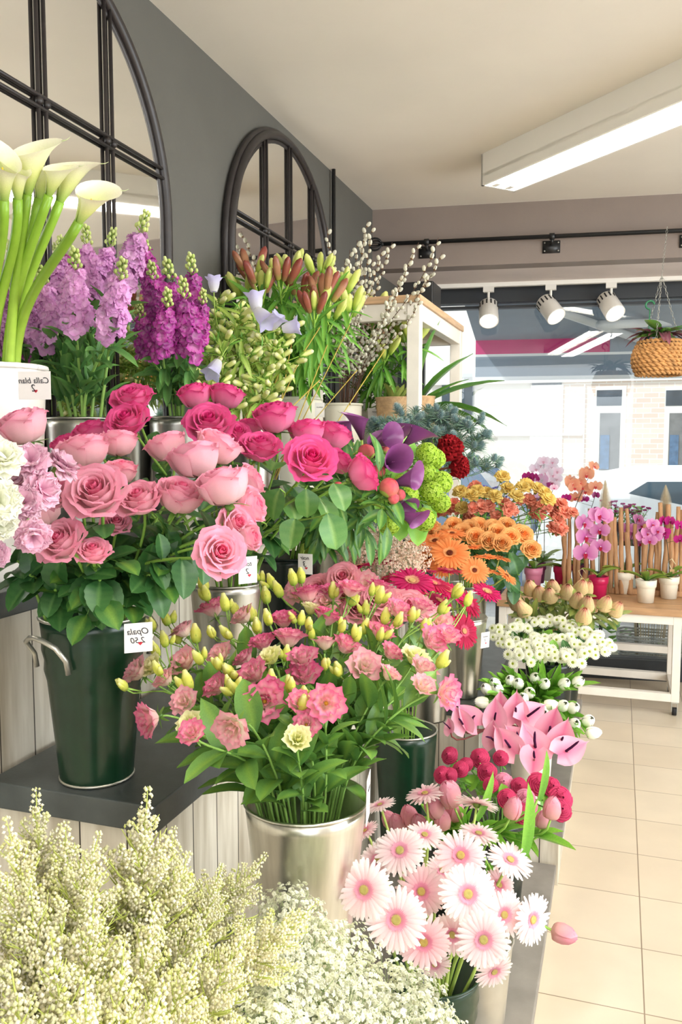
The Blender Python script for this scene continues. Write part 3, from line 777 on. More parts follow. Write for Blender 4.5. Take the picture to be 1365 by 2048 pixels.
price_card(ad(700, 836, 3.55), .034, .045, facing_right(5), (0, 0, 1), [('~', .008, .008)], 'small card hung on the middle cream pot', False)
price_card(ad(750, 828, 3.90), .070, .055, facing_right(20), (-.3, 0, 1), [('~', .010, .01)], 'tilted card on the rightmost cream pot', True)
price_card(ad(737, 1595, 1.34), .05, .075, facing_right(82), (0.02, 0, 1), [('~', .012, .015)], 'white card seen edge on at the right of the silver bucket', True)

# ================================================================== PLANT SHAPES (templates)
def petal(mb, L, W, e0, e1, az_, r0=0, z0=0, cup=.3, vm=.6, wb=.3, pb=1.0, ruf=0, rk=3, c0=(1, 1, 1), c1=(1, 1, 1), nu=4, nv=6, tip=0, cc=None, side=0):
    """flat petal growing out from the axis; e0,e1 elevation in degrees at base and tip"""
    P = []; C = []; ph = rnd() * 6
    ca, sa = math.cos(az_), math.sin(az_)
    for i in range(nu + 1):
        u = -1 + 2 * i / nu; row = []; cr = []
        r, z = r0, z0
        for j in range(nv + 1):
            v = j / nv
            e = math.radians(e0 + (e1 - e0) * v)
            if j: r += math.cos(e) * L / nv; z += math.sin(e) * L / nv
            if v < vm: wv = wb + (1 - wb) * math.sin(PI / 2 * v / vm)
            else: wv = max(0, 1 - ((v - vm) / (1 - vm)) ** 2) ** (.5 * pb)
            wv = max(wv, tip if v >= vm else .02)
            x = u * wv * W / 2
            nof = cup * (u * u) * wv * W / 2 + ruf * math.sin(rk * u * PI + ph + v * 2) * v
            rr = r - math.sin(e) * nof; zz = z + math.cos(e) * nof
            x += side * v * v
            row.append((rr * ca - x * sa, rr * sa + x * ca, zz))
            col = mixc(c0, c1, v)
            if cc is not None: col = mixc(col, cc, max(0, 1 - abs(u) * 2.2) * .7)
            cr.append(col)
        P.append(row); C.append(cr)
    mb.grid(P, C)
def wrap(mb, az_, Phi, R, Z, drop=.2, roll=0, pt=0, dk=3, spiral=0, curl=0, c0=(1, 1, 1), c1=(1, 1, 1), nu=8, nv=7, ruf=0, rk=3, wmin=.5, ce=None):
    """petal wrapped round the axis; R,Z profile lists from base to lip"""
    P = []; C = []; ph = rnd() * 6; n = len(R); t = [k / (n - 1) for k in range(n)]
    for i in range(nu + 1):
        u = -1 + 2 * i / nu; row = []; cr = []
        for j in range(nv + 1):
            v = j / nv; vv = v * (1 - drop * abs(u) ** dk)
            r = float(np.interp(vv, t, R)); z = float(np.interp(vv, t, Z))
            r += curl * vv ** 5 * (1 + .4 * math.sin(3 * u + ph)) + spiral * u
            if roll: r += roll * vv ** 4 * (.35 + u * u); z += -roll * .5 * v ** 4 * u * u + pt * v ** 3 * (1 - abs(u)) ** 2
            r += ruf * math.sin(rk * u * PI + ph) * v * v; z += .6 * ruf * math.cos(rk * u * PI * 1.3 + ph) * v * v
            p = az_ + u * Phi * (wmin + (1 - wmin) * math.sin(PI / 2 * min(1, v * 1.6)))
            row.append((r * math.cos(p), r * math.sin(p), z))
            col = mixc(c0, c1, v)
            if ce is not None: col = mixc(col, ce, max(0, max(v, abs(u) ** 2 * v) - .7) / .3)
            cr.append(col)
        P.append(row); C.append(cr)
    mb.grid(P, C)

def rose_bloom(cin, cout, cbase, openness=1.0):
    mb = MB(); o = openness
    for k in range(4):
        wrap(mb, k * 2.3, 1.25, [.03, .07, .11, .11, .09], [.3, .6, .95, 1.15, 1.22], drop=.06, spiral=.045, c0=cin, c1=cin, nu=8, nv=5)
    for k in range(5):
        wrap(mb, k * 2.51 + .4, 1.0, [.05, .22, .28, .25, .28 * o], [.15, .45, .85, 1.12, 1.2], drop=.10, spiral=.05, roll=.05, c0=cin, c1=mixc(cin, cout, .25), ce=cout)
    for k in range(5):
        wrap(mb, k * 2.51 + 1.2, .95, [.06, .38, .47, .43, .46 * o], [.06, .32, .75, 1.08, 1.16], drop=.08, spiral=.06, roll=.13, pt=.05, c0=cbase, c1=mixc(cin, cout, .5), ce=cout)
    for k in range(5):
        wrap(mb, k * 2.51 + .1, .88, [.06, .50, .66, .62, .68 * o], [.0, .18, .60, 1.0, 1.08], drop=.08, dk=2.4, spiral=.06, roll=.22, pt=.08, c0=cbase, c1=cout, ce=mixc(cout, cin, .25), ruf=.015)
    for k in range(5):
        wrap(mb, k * 2.51 + .9, .78, [.06, .54, .78, .80, .94 * o], [-.05, .10, .48, .86, .95], drop=.10, dk=2, spiral=.06, roll=.32 * o, pt=.10, c0=cbase, c1=cout, ce=mixc(cout, cin, .35), ruf=.03)
    if o > .9:
        for k in range(5):
            wrap(mb, k * 1.3 + .3, .66, [.06, .54, .88, .98, 1.14 * o], [-.08, .02, .34, .68, .70], drop=.14, dk=2, spiral=.06, roll=.34, pt=.10, c0=cbase, c1=cout, ce=mixc(cout, cin, .3), ruf=.04)
    return mb
GREEN = hx('#5d8a3a'); GREEND = hx('#2f5a28'); GREENL = hx('#9cc24a'); STEMG = hx('#7fa845'); LEAFD = hx('#2c5c2e'); LEAFM = hx('#4b8238'); LEAFL = hx('#8fbf45')
def calyx(n=5, L=.7, c=GREEN):
    mb = MB(); mb.lathe([(.04, -.28), (.13, -.2), (.16, -.08), (.12, 0), (.02, .02)], 10, c)
    for k in range(n): petal(mb, L, .2, -5, -40 + 40 * rnd(), k * 2 * PI / n, r0=.1, z0=-.06, cup=.2, vm=.2, wb=.8, pb=1.6, c0=c, c1=mixc(c, GREENL, .3), nu=2, nv=4)
    return mb
def leafm(L=1, W=.6, fold=.15, curl=.25, c0=LEAFD, c1=LEAFM, vein=GREENL, vm=.4, pb=1.3, nu=4, nv=6, serr=0, wb=.12):
    """leaf along +z, upper side +y"""
    mb = MB(); P = []; C = []; ph = rnd() * 5
    for i in range(nu + 1):
        u = -1 + 2 * i / nu; row = []; cr = []
        for j in range(nv + 1):
            v = j / nv
            wv = wb + (1 - wb) * math.sin(PI / 2 * v / vm) if v < vm else max(0, 1 - ((v - vm) / (1 - vm)) ** 2) ** (.5 * pb)
            wv = max(.015, wv)
            if serr and abs(u) == 1: wv *= 1 + serr * (j % 2)
            x = u * wv * W / 2
            y = fold * abs(u) * wv * W + .03 * W * math.sin(6 * v + ph) * u - curl * v * v * L
            row.append((x, y, v * L * (1 - .15 * curl)))
            cr.append(mixc(mixc(c0, c1, v), vein, .45 if i == nu // 2 else (.08 if j % 2 else 0)))
        P.append(row); C.append(cr)
    mb.grid(P, C); return mb
def leaflets(L, W, n, **k):
    """compound leaf: rachis along z with leaflets"""
    mb = MB(); mb.tube([(0, 0, 0), (0, -.02 * L, L * .5), (0, -.08 * L, L * .8)], .012 * L, .006 * L, GREEN, n=4)
    lf = leafm(L * .62, W, **k)
    spots = [(0, .62, 0)] + [(s, .22 + .3 * q, s * 62) for q in range(n) for s in (-1, 1)]
    for s, z, a in spots:
        M = Matrix.Translation((0, -.03, z * L)) @ Matrix.Rotation(math.radians(a), 4, 'Y') @ Matrix.Rotation(uni(-.2, .3), 4, 'X') @ Matrix.Scale(.85 if s else 1, 4)
        mb.join(lf, M)
    return mb

T = {}
def reg(key, mb, mat): T[key] = mb.mesh(key, mat)
# roses
PALE_I, PALE_O, PALE_B = hx('#f07aa0'), hx('#f8b2c8'), hx('#f8dad8')
HOT_I, HOT_O, HOT_B = hx('#e03a86'), hx('#ec5e9e'), hx('#f3a9c6')
reg('pale_rose', rose_bloom(PALE_I, PALE_O, PALE_B, 1.0), 'petal'); reg('pale_rose_tight', rose_bloom(PALE_I, PALE_O, PALE_B, .84), 'petal')
reg('hot_rose', rose_bloom(HOT_I, HOT_O, HOT_B, .98), 'petal'); reg('hot_rose_tight', rose_bloom(hx('#cf2c78'), hx('#e64f92'), HOT_B, .82), 'petal')
reg('orange_rose', rose_bloom(hx('#f5a354'), hx('#fbc583'), hx('#fadf9e'), .95), 'petal')
reg('pink_spray_rose', rose_bloom(hx('#e4708c'), hx('#f4b0bc'), hx('#f8e6d4'), 1.0), 'petal')
reg('calyx', calyx(), 'leaf')
for k in range(3):
    reg('rose_leaf%d' % k, leafm(1, .68, .14, uni(.1, .6), hx('#24502a'), hx('#3d7034'), serr=.07, pb=1.35, nu=8, nv=12, vein=hx('#6d9a52')), 'leaf')
    reg('rose_leaf_light%d' % k, leafm(1, .84, .12, uni(.1, .4), hx('#386a30'), hx('#5f9243'), pb=1.0, nu=8, nv=8, vein=hx('#9cbc6c')), 'leaf')
    reg('compound_leaf%d' % k, leaflets(1, .44, 1, c0=LEAFD, c1=LEAFM, curl=.25, nu=4, nv=6), 'leaf')
    reg('long_leaf%d' % k, leafm(1, .26, .2, uni(.1, .5), hx('#2f6a2b'), hx('#62a041'), pb=1.5), 'leaf')
    reg('lily_leaf%d' % k, leafm(1, .15, .2, uni(.1, .5), hx('#3f8230'), hx('#78b845'), pb=1.6), 'leaf')
    reg('grey_leaf%d' % k, leafm(1, .45, .15, uni(.1, .5), hx('#4d7c3e'), hx('#7aa851'), pb=1.3), 'leaf')
    reg('stock_leaf%d' % k, leafm(1, .26, .3, uni(.0, .35), hx('#3f7340'), hx('#6fa352'), pb=1.0, vein=hx('#86ae62')), 'leaf')
    reg('tulip_leaf%d' % k, leafm(1, .20, .5, uni(-.05, .25), hx('#5f9e35'), hx('#93cc4b'), vm=.35, pb=1.4, wb=.6, vein=hx('#a8d860')), 'leaf')
    reg('protea_leaf%d' % k, leafm(1, .30, .1, uni(0, .25), hx('#5a7a36'), hx('#93a551'), pb=1.1, vein=hx('#b9b565')), 'leaf')
    reg('peony_leaf%d' % k, leaflets(1, .22, 1, c0=hx('#2c5c2a'), c1=hx('#4c8838'), curl=.2, pb=1.5), 'leaf')
    reg('bright_leaf%d' % k, leafm(1, .75, .1, uni(.1, .4), hx('#5f9f35'), hx('#93cf4d'), serr=.1), 'leaf')
# gerberas
def gerbera(c0, c1, ring, eye, core, n=28, W=.15):
    mb = MB()
    for lay, (LL, e, nn) in enumerate(((.86, 6, n), (.80, 13, n - 3))):
        for k in range(nn):
            petal(mb, LL * uni(.94, 1.04), W * uni(.9, 1.1), e + uni(-2, 6), e - 16 + uni(-10, 8), 2 * PI * (k + .5 * lay) / nn + uni(-.03, .03), r0=.14, z0=.02 + .02 * lay, cup=-.25, vm=.72, wb=.6, pb=.7, c0=c0, c1=c1, nu=2, nv=5, tip=.42)
    for k in range(40): petal(mb, uni(.16, .24), .05, 42, 15, 2 * PI * k / 40, r0=.17, z0=.05, cup=0, vm=.5, wb=.8, c0=ring, c1=ring, nu=1, nv=2)
    for k in range(26): petal(mb, uni(.08, .12), .035, 60, 50, 2 * PI * k / 26 + .1, r0=.12, z0=.05, cup=0, vm=.5, wb=.8, c0=eye, c1=ring, nu=1, nv=2)
    mb.lathe([(.15, .04), (.16, .08), (.12, .105), (.06, .10), (.001, .09)], 14, eye)
    for k in range(40):
        a, r = k * 2.4, .13 * math.sqrt(k / 40); mb.octa((r * math.cos(a), r * math.sin(a), .105 - .02 * (1 - r / .13)), .014, mixc(core, eye, r / .13), .02)
    return mb
def gcal():
    mb = MB(); mb.lathe([(.04, -.16), (.12, -.13), (.17, -.06), (.18, .0)], 12, hx('#7f9a45'))
    for k in range(18): petal(mb, .16, .06, 30, 5, 2 * PI * k / 18, r0=.13, z0=-.06, cup=0, vm=.2, wb=.9, pb=1.5, c0=hx('#7f9a45'), c1=hx('#a9b75a'), nu=1, nv=2)
    return mb
reg('pink_gerbera', gerbera(hx('#f6cbd2'), hx('#fdf2f0'), hx('#efa9c0'), hx('#dccb7c'), hx('#b4bf55')), 'petal')
reg('pink_gerbera2', gerbera(hx('#f2b5c2'), hx('#fbe6e6'), hx('#ec9db6'), hx('#dfc470'), hx('#b8b24a'), n=24, W=.17), 'petal')
reg('fuchsia_gerbera', gerbera(hx('#c01355'), hx('#dd2472'), hx('#f0b090'), hx('#f3c98a'), hx('#e8cf70')), 'petal')
reg('crimson_gerbera', gerbera(hx('#a81240'), hx('#c81e50'), hx('#e06080'), hx('#e9b080'), hx('#c9a050')), 'petal')
reg('orange_gerbera', gerbera(hx('#f3853c'), hx('#f9a565'), hx('#f6b070'), hx('#7a3018'), hx('#51200f')), 'petal')
reg('gerbera_calyx', gcal(), 'leaf')
# callas (unit = spathe length)
def calla(cb, ct, cin, flare=.24, cm=None):
    cm = cm or mixc(cb, ct, .6)
    mb = MB(); P = []; C = []; nu, nv = 22, 12
    for i in range(nu + 1):
        ph = -PI * 1.12 + 2.24 * PI * i / nu; row = []; cr = []
        front = math.cos(ph / 1.12 / 2)          # 1 at the tip side, 0 at the seam
        for j in range(nv + 1):
            v = j / nv
            r = .06 + (flare + .03) * v ** 1.15 * (.62 + .38 * front) + .06 * v ** 7 + .015 * (ph / PI)
            z = v * (.66 + .36 * front ** 3) - .05 * v ** 6 * (1 - front) * 2
            if v > .8: r += (v - .8) * .2 * front ** 8
            row.append((r * math.cos(ph), r * math.sin(ph), z)); cr.append(mixc(cb, cm, v * 2.2) if v < .45 else mixc(cm, ct, (v - .45) / .55))
        P.append(row); C.append(cr)
    mb.grid(P, C)
    tipr = .05 + flare + .10 + .04; mb.tube([(tipr - .02, 0, 1.0), (tipr + .05, 0, 1.04), (tipr + .10, 0, 1.10)], .012, .002, mixc(ct, GREENL, .5), n=5)
    sp = MB(); sp.tube([(0, 0, .12), (0, 0, .45), (0, 0, .6)], [.035, .035, .012], col=cin, n=8)
    return mb, sp
a, b = calla(hx('#86b53a'), hx('#f9f6dc'), hx('#efd24a'), cm=hx('#e0e896')); reg('white_calla', a, 'waxy'); reg('calla_spadix', b, 'fuzz')
a, b = calla(hx('#46233c'), hx('#8d4a88'), hx('#6b3565'), .30); reg('purple_calla', a, 'waxy'); reg('purple_spadix', b, 'fuzz')
# stock spike (unit = m)
def stock(c0, c1):
    out = []
    for v_ in range(3):
        mb = MB(); H = .13
        for k in range(34):
            t = k / 34; z = t * H + uni(-.006, .006); a = k * 2.4 + uni(-.3, .3); R = .022 * (1 - .5 * t) * uni(.7, 1.35); s = .0225 * (1 - .35 * t) * uni(.9, 1.15)
            M = frame(Vector((math.cos(a), math.sin(a), .35 + .5 * t)), p=(R * math.cos(a), R * math.sin(a), z), roll=rnd() * 6, s=s)
            f = MB(); cc = mixc(c0, c1, rnd())
            for L_ in range(2):
                for q in range(5 - L_): petal(f, 1.0 - .35 * L_, .95, 30 + 30 * L_, -5 + 25 * L_ + uni(-40, 30), q * 2 * PI / (5 - L_) + L_ * .6 + uni(-.2, .2), r0=.03, z0=.1, cup=.1, vm=.75, wb=.3, pb=.6, ruf=.17, rk=2, tip=.3, c0=mixc(cc, (1, 1, .95), .35), c1=cc, nu=3, nv=3)
            mb.join(f, M)
        out.append(mb)
    return out
for i, m_ in enumerate(stock(hx('#eeb4e6'), hx('#d88fd0'))): reg('lilac_stock%d' % i, m_, 'petal')
for i, m_ in enumerate(stock(hx('#d43ab4'), hx('#ab1f98'))): reg('magenta_stock%d' % i, m_, 'petal')
m = MB()
for k in range(16):
    a = k * 2.4; t = k / 16; r = .013 * (1 - .6 * t); z = .045 * t; m.tube([(0, 0, z - .01), (r * math.cos(a), r * math.sin(a), z)], .0012, n=4, col=GREENL)
    m.ball((r * math.cos(a), r * math.sin(a), z + .003), .0042, mixc(hx('#b7cf6a'), hx('#dfe6a0'), rnd()), .006, 7, 4)
reg('stock_bud_tip', m, 'leaf')
# campanula
m = MB(); lav = hx('#c4bfe6')
P = []; C = []
for i in range(21):
    ph = 2 * PI * i / 20; row = []; cr = []
    for j in range(8):
        v = j / 7; r = .25 + .18 * math.sin(v * 2.2) + (.20 + .12 * math.cos(5 * ph)) * max(0, v - .72) / .28; z = v * 1.1 + .05 * math.cos(5 * ph) * v ** 4
        row.append((r * math.cos(ph), r * math.sin(ph), z)); cr.append(mixc(hx('#dfe0da'), lav, v))
    P.append(row); C.append(cr)
m.grid(P, C); m.lathe([(.02, 0), (.2, 0), (.25, .02)], 12, lav); reg('bell_flower', m, 'petal')
m = MB(); gb = hx('#dfe48a')
m.lathe([(.02, 0, GREEN), (.13, .05, GREENL), (.15, .3, gb), (.17, .75, gb), (.13, .95, hx('#efeec0')), (.01, 1.05, gb)], 10, gb, lump=.12, k=5)
for k in range(5): petal(m, .5, .14, 70, 60, k * 2 * PI / 5, r0=.1, z0=0, cup=0, vm=.2, wb=.8, pb=1.5, c0=GREEN, c1=GREENL, nu=2, nv=3)
reg('bell_bud', m, 'leaf')
for k in range(2): reg('bell_leaf%d' % k, leafm(1, .22, .2, uni(.2, .6), hx('#6c9c3c'), hx('#b3cc5a'), pb=1.5, vein=hx('#d2e07a')), 'leaf')
# lily buds (unit length)
def lilybud(cb, cm, ct):
    m = MB(); m.lathe([(.03, 0, cb), (.10, .06, cb), (.13, .3, cm), (.155, .6, cm), (.12, .85, ct), (.05, .97, ct), (.005, 1.0, ct)], 15, cm, lump=.10, k=3); return m
reg('red_lily_bud', lilybud(hx('#a58a55'), hx('#a8604c'), hx('#93463c')), 'waxy')
reg('red_lily_bud2', lilybud(hx('#b5b052'), hx('#b98560'), hx('#9a5c44')), 'waxy')
reg('green_lily_bud', lilybud(hx('#8fb83c'), hx('#cfdc6c'), hx('#e4e68a')), 'waxy')
# pussy willow catkin
m = MB(); m.ball((0, 0, .5), .33, hx('#e6e2cf'), .5, 8, 6); m.lathe([(.02, -.05), (.18, .03), (.24, .14), (.2, .2)], 8, hx('#8a6a48')); reg('catkin', m, 'fuzz')
# carnations
def carn(c0, c1, n=40):
    m = MB()
    for k in range(n):
        t = k / n; petal(m, .78 + .2 * t, .62, 82 - 70 * t, 50 - 75 * t + uni(-15, 15), k * 2.4, r0=.03, z0=.0, cup=.1, vm=.8, wb=.15, pb=.55, ruf=.075, rk=3, c0=c0, c1=mixc(c1, c0, rnd() * .3), nu=6, nv=4)
    return m
m = MB(); m.lathe([(.08, -.75), (.17, -.7), (.2, -.4), (.24, -.05), (.27, .08), (.1, .1)], 10, hx('#86a653'))
reg('carnation_calyx', m, 'leaf')
reg('lilac_carnation', carn(hx('#e9a9c6'), hx('#f6cfe0')), 'petal'); reg('white_carnation', carn(hx('#e6e9c6'), hx('#fbfaf0')), 'petal')
reg('yellow_carnation', carn(hx('#e8c25c'), hx('#f7e08c'), 28), 'petal'); reg('coral_carnation', carn(hx('#f18a6c'), hx('#fbb098'), 24), 'petal')
# peony bud
m = MB(); m.lathe([(.01, 0), (.7, .1), (1.0, .6), (.98, 1.1), (.7, 1.6), (.2, 1.85), (.01, 1.86)], 18, hx('#ea6a70'))
for k in range(6): wrap(m, k * 1.2, .8, [.3, .98, 1.06, .9, .3], [.02, .35, .95, 1.5, 1.86], drop=.15, dk=2, c0=hx('#f3b48a'), c1=hx('#e75f74'), nu=5, nv=6)
reg('peony_bud', m, 'petal')
m = MB()
for k in range(5): wrap(m, k * 1.26, .6, [.1, .75, 1.10, 1.1], [-.05, .02, .5, .9], drop=.3, dk=2, c0=hx('#6f9a3a'), c1=hx('#b9cc5e'), nu=4, nv=4)
for k in range(3): petal(m, 1.8, .35, 0, -35, k * 2.1, r0=.2, z0=-.05, vm=.3, pb=1.5, c0=GREEN, c1=LEAFM, nu=2, nv=4)
reg('peony_sepals', m, 'leaf')
# viburnum ball
for v_ in range(2):
    m = MB(); n = 95
    for k in range(n):
        z = 1 - 1.7 * k / n; r = math.sqrt(max(0, 1 - z * z)); a = k * 2.39996
        d = Vector((r * math.cos(a), r * math.sin(a), z)); M = frame(d, p=d * uni(.82, .95), roll=rnd() * 6)
        f = MB(); cc = mixc(hx('#b7d63c'), hx('#d9ec72'), rnd())
        for q in range(5): petal(f, .20, .17, 35, -5, q * 1.2566, cup=.1, vm=.6, wb=.4, pb=.7, c0=hx('#9cc23a'), c1=cc, nu=2, nv=2)
        m.join(f, M)
    m.ball((0, 0, 0), .78, hx('#8fb83a'), n=12, m=8); reg('viburnum%d' % v_, m, 'petal')
# sea holly
m = MB(); eb = hx('#6d8a8c'); m.ball((0, 0, .5), .27, eb, .55, 10, 7)
for k in range(110):
    z = 1 - 1.75 * k / 110; r = math.sqrt(max(0, 1 - z * z)); a = k * 2.39996
    p = Vector((.3 * r * math.cos(a), .3 * r * math.sin(a), .5 + .5 * z)); d = Vector((r * math.cos(a), r * math.sin(a), z * .6 + .2))
    m.tube([p, p + d * .2], .03, .004, mixc(hx('#7d9a9a'), hx('#cfdcd6'), rnd()), n=3, cap=False)
for k in range(12): petal(m, uni(1.0, 1.5), .17, 28, 8, k * 2 * PI / 12, r0=.1, z0=.08, cup=.2, vm=.2, wb=.8, pb=1.7, c0=hx('#5f8068'), c1=hx('#8fab98'), nu=2, nv=4)
reg('thistle_head', m, 'fuzz')
# celosia
m = MB()
for k in range(60):
    a = k * 2.4; r = .9 * math.sqrt(k / 60); z = .75 * (1 - (k / 60) ** 1.6)
    petal(m, .55, .5, 85, 60, a, r0=r * .6, z0=z * .8 - .2, cup=.2, vm=.8, wb=.3, pb=.5, ruf=.1, rk=3, c0=hx('#6c0c14'), c1=hx('#a01f26'), nu=5, nv=3)
reg('celosia_crest', m, 'fuzz')
# chrysanthemum
m = MB()
for lay, (nn, e, LL) in enumerate(((18, -15, .8), (16, 8, .78), (14, 30, .66), (10, 50, .5))):
    for k in range(nn): petal(m, LL, .26, e + 25, e - 15, 2 * PI * (k + .5 * lay) / nn, r0=.12, z0=.02 + .05 * lay, cup=-.2, vm=.65, wb=.6, pb=.7, c0=hx('#f0f3cc'), c1=hx('#fffef4'), nu=2, nv=3)
m.lathe([(.28, .2), (.26, .3), (.12, .33), (.001, .3)], 12, hx('#c5d34e')); 
for k in range(18): a = k * 2.4; r = .22 * math.sqrt(k / 18); m.octa((r * math.cos(a), r * math.sin(a), .33), .04, mixc(hx('#93b83a'), hx('#e2df6a'), r * 4))
reg('santini_head', m, 'petal')
# protea
m = MB(); 
for lay in range(6):
    nn = 9
    for k in range(nn):
        zt = .45 + .13 * lay
        R = [.16, .36, .40, .34 - .02 * lay, .22 - .025 * lay]; wrap(m, (k + .5 * (lay % 2)) * 2 * PI / nn, .42, [r + .02 * (5 - lay) for r in R], [.0, zt * .3, zt * .6, zt * .9, zt * 1.05 + .05], drop=.3, dk=2, c0=hx('#d9bd7c'), c1=hx('#f7e2b0'), ce=hx('#dc9d84'), nu=3, nv=5)
m.ball((0, 0, .9), .15, hx('#c9786f'), .2); m.lathe([(.03, -.1), (.17, 0), (.2, .1)], 10, hx('#b39a52')); reg('protea_bloom', m, 'fuzz')
# tulips
def tulip(c0, c1, ce):
    m = MB()
    for k in range(3): wrap(m, k * 2.094 + 1.05, .95, [.06, .30, .37, .28, .06], [0, .15, .5, .85, 1.06], drop=.28, dk=2, c0=c0, c1=c1, nu=6, nv=7)
    for k in range(3): wrap(m, k * 2.094, .98, [.06, .34, .41, .32, .10], [0, .12, .45, .8, 1.05], drop=.30, dk=1.8, c0=c0, c1=c1, ce=ce, nu=6, nv=7)
    return m
reg('white_tulip', tulip(hx('#e6ebc4'), hx('#fdfbf0'), hx('#fffef8')), 'pigmented')
reg('pink_tulip', tulip(hx('#e8c4b4'), hx('#e58fa8'), hx('#f1b4c3')), 'petal')
# anthurium (spathe in the xz-ish plane: face +z, point +y)
m = MB(); P = []; C = []
for i in range(15):
    u = -1 + 2 * i / 14; row = []; cr = []
    for j in range(11):
        v = j / 10; a = PI * v                          # heart outline
        y = -.45 + 1.5 * v; wv = .62 * math.sin(PI * min(1, v * 1.05 + .04) ** .62) ** .8 if v < 1 else .005
        yy = y - .28 * abs(u) * max(0, 1 - v * 2.2)
        zz = .30 * u * u * wv + .22 * (v - .3) ** 2 - .05
        row.append((u * max(.004, wv), yy, zz)); cr.append(mixc(mixc(hx('#d8487f'), hx('#f2abc0'), min(1, abs(u) * 1.1 + .25)), hx('#e9c9ae'), max(0, v - .93) * 5))
    P.append(row); C.append(cr)
m.grid(P, C); reg('anthurium_spathe', m, 'waxy')
m = MB(); m.tube([(0, -.1, .02), (0, .08, .28), (0, .2, .62), (0, .24, .78)], [.05, .052, .045, .02], col=hx('#4d2148'), n=10); reg('anthurium_spadix', m, 'fuzz')
# ranunculus
def ranun(ci, co):
    m = MB()
    for lay in range(6):
        s = .35 + .13 * lay
        for k in range(5): wrap(m, k * 2.5 + lay, .85, [.1, s * .95, s * 1.05, s * .98, s * (.10 + .15 * lay)], [0 - .03 * lay, .12, .45 - .02 * lay, .92 - .10 * lay, 1.12 - .13 * lay], drop=.10, dk=2, spiral=.05, roll=.07, ruf=.02, c0=ci, c1=mixc(ci, co, lay / 5), ce=co, nu=5, nv=6)
    return m
reg('ranunculus_bloom', ranun(hx('#9c0c3a'), hx('#dd4674')), 'petal'); reg('ranunculus_pink', ranun(hx('#d84a7c'), hx('#f6a9c2')), 'petal')
# lisianthus
def lisi(ci, ce, cb):
    m = MB()
    for k in range(4): wrap(m, k * 1.7, .9, [.04, .16, .24, .26], [.1, .5, .98, 1.2], drop=.12, spiral=.05, ruf=.05, c0=cb, c1=ci, ce=ce, nu=6, nv=5)
    for k in range(5): wrap(m, k * 1.26 + .3, .9, [.05, .32, .45, .62], [.05, .4, .9, 1.12], drop=.15, spiral=.06, ruf=.09, curl=.08, c0=cb, c1=ci, ce=ce, nu=8, nv=5)
    for k in range(5): wrap(m, k * 1.26 + .9, .85, [.05, .42, .68, .92], [0, .22, .7, .92], drop=.2, ruf=.12, curl=.18, c0=cb, c1=ci, ce=ce, nu=8, nv=5)
    m.ball((0, 0, .5), .12, hx('#dfc84a'), .16); return m
reg('pink_lisianthus', lisi(hx('#f3a8bc'), hx('#e26896'), hx('#f8ecd6')), 'petal'); reg('pink_lisianthus2', lisi(hx('#ec8dab'), hx('#d64f88'), hx('#f5dcd0')), 'petal')
reg('pale_lisianthus', lisi(hx('#f8cfcf'), hx('#ee9cae'), hx('#f8f0d0')), 'petal'); reg('cream_lisianthus', lisi(hx('#f2ecae'), hx('#f3eec0'), hx('#cfdc7a')), 'petal')
m = MB(); yb = hx('#dfe06a')
m.lathe([(.04, 0, GREENL), (.2, .08, hx('#b7cc52')), (.27, .35, yb), (.25, .65, yb), (.14, .9, hx('#eeeb9a')), (.10, 1.05, hx('#f3f0ae')), (.02, 1.08, yb)], 12, yb, lump=.12, k=5)
for k in range(5): petal(m, .55, .07, 75, 60, k * 1.2566, r0=.12, z0=0, cup=0, vm=.2, wb=.9, pb=1.5, c0=GREENL, c1=GREENL, nu=1, nv=3)
reg('lisianthus_bud', m, 'petal')
# astilbe plume (m) - branching panicle of tiny florets
def plume(H, seed):
    random.seed(seed); m = MB(); st = MB()
    def spray(p, d, L, lvl):
        d = Vector(d).normalized(); n = max(4, int(L / .0042)); p = Vector(p)
        side = d.cross(Vector((0, 0, 1))); side = side.normalized() if side.length > .1 else Vector((1, 0, 0)); s2 = d.cross(side)
        for k in range(n):
            t = k / n; q = p + d * (L * t) + Vector((0, 0, .25 * L * t * t))
            R = .0058 * (1 - .6 * t) + .0010; a0 = rnd() * 6
            for j in range(4):
                a = a0 + j * 1.57 + uni(-.4, .4); c = q + (side * math.cos(a) + s2 * math.sin(a)) * R * uni(.6, 1.15)
                col = mixc(mixc(hx('#faf2cb'), hx('#fffbea'), rnd()), hx('#d3dd62'), max(0, t - .45) * 1.5 * rnd() + (.35 if rnd() < .15 else 0))
                m.octa(c, uni(.0013, .0026), col, uni(.0015, .0029))
        st.tube([p, p + d * L * .5 + Vector((0, 0, .06 * L)), p + d * L * .9 + Vector((0, 0, .2 * L))], .0010, .0004, hx('#c3cf6a'), n=4, cap=False)
        if lvl and L > .035:
            for k in range(int(L / .0125)):
                t = .15 + .75 * k / (L / .0125); s = 1 if k % 2 else -1
                spray(p + d * L * t + Vector((0, 0, .25 * L * t * t)), d + side * s * .8 + Vector((0, 0, .25)) + s2 * uni(-.3, .3), L * .36 * (1.1 - t * .7), lvl - 1)
    nb = int(H / .0078)
    for k in range(nb):
        t = k / nb; a = k * 2.4; L = (.42 * H) * (1 - t) ** .9 + .009; e = .40 + .85 * t
        spray((0, 0, H * (.10 + .82 * t)), (math.cos(a), math.sin(a), e), L, 1)
    spray((0, 0, H * .9), (0, 0, 1), H * .14, 0)
    st.tube([(0, 0, 0), (0, 0, H)], .0018, .0006, hx('#b9c46a'), n=5)
    return m, st
for i in range(3):
    a, b = plume(.20, 11 + i); reg('astilbe_plume%d' % i, a, 'fuzz'); reg('astilbe_branches%d' % i, b, 'stem')
random.seed(21)
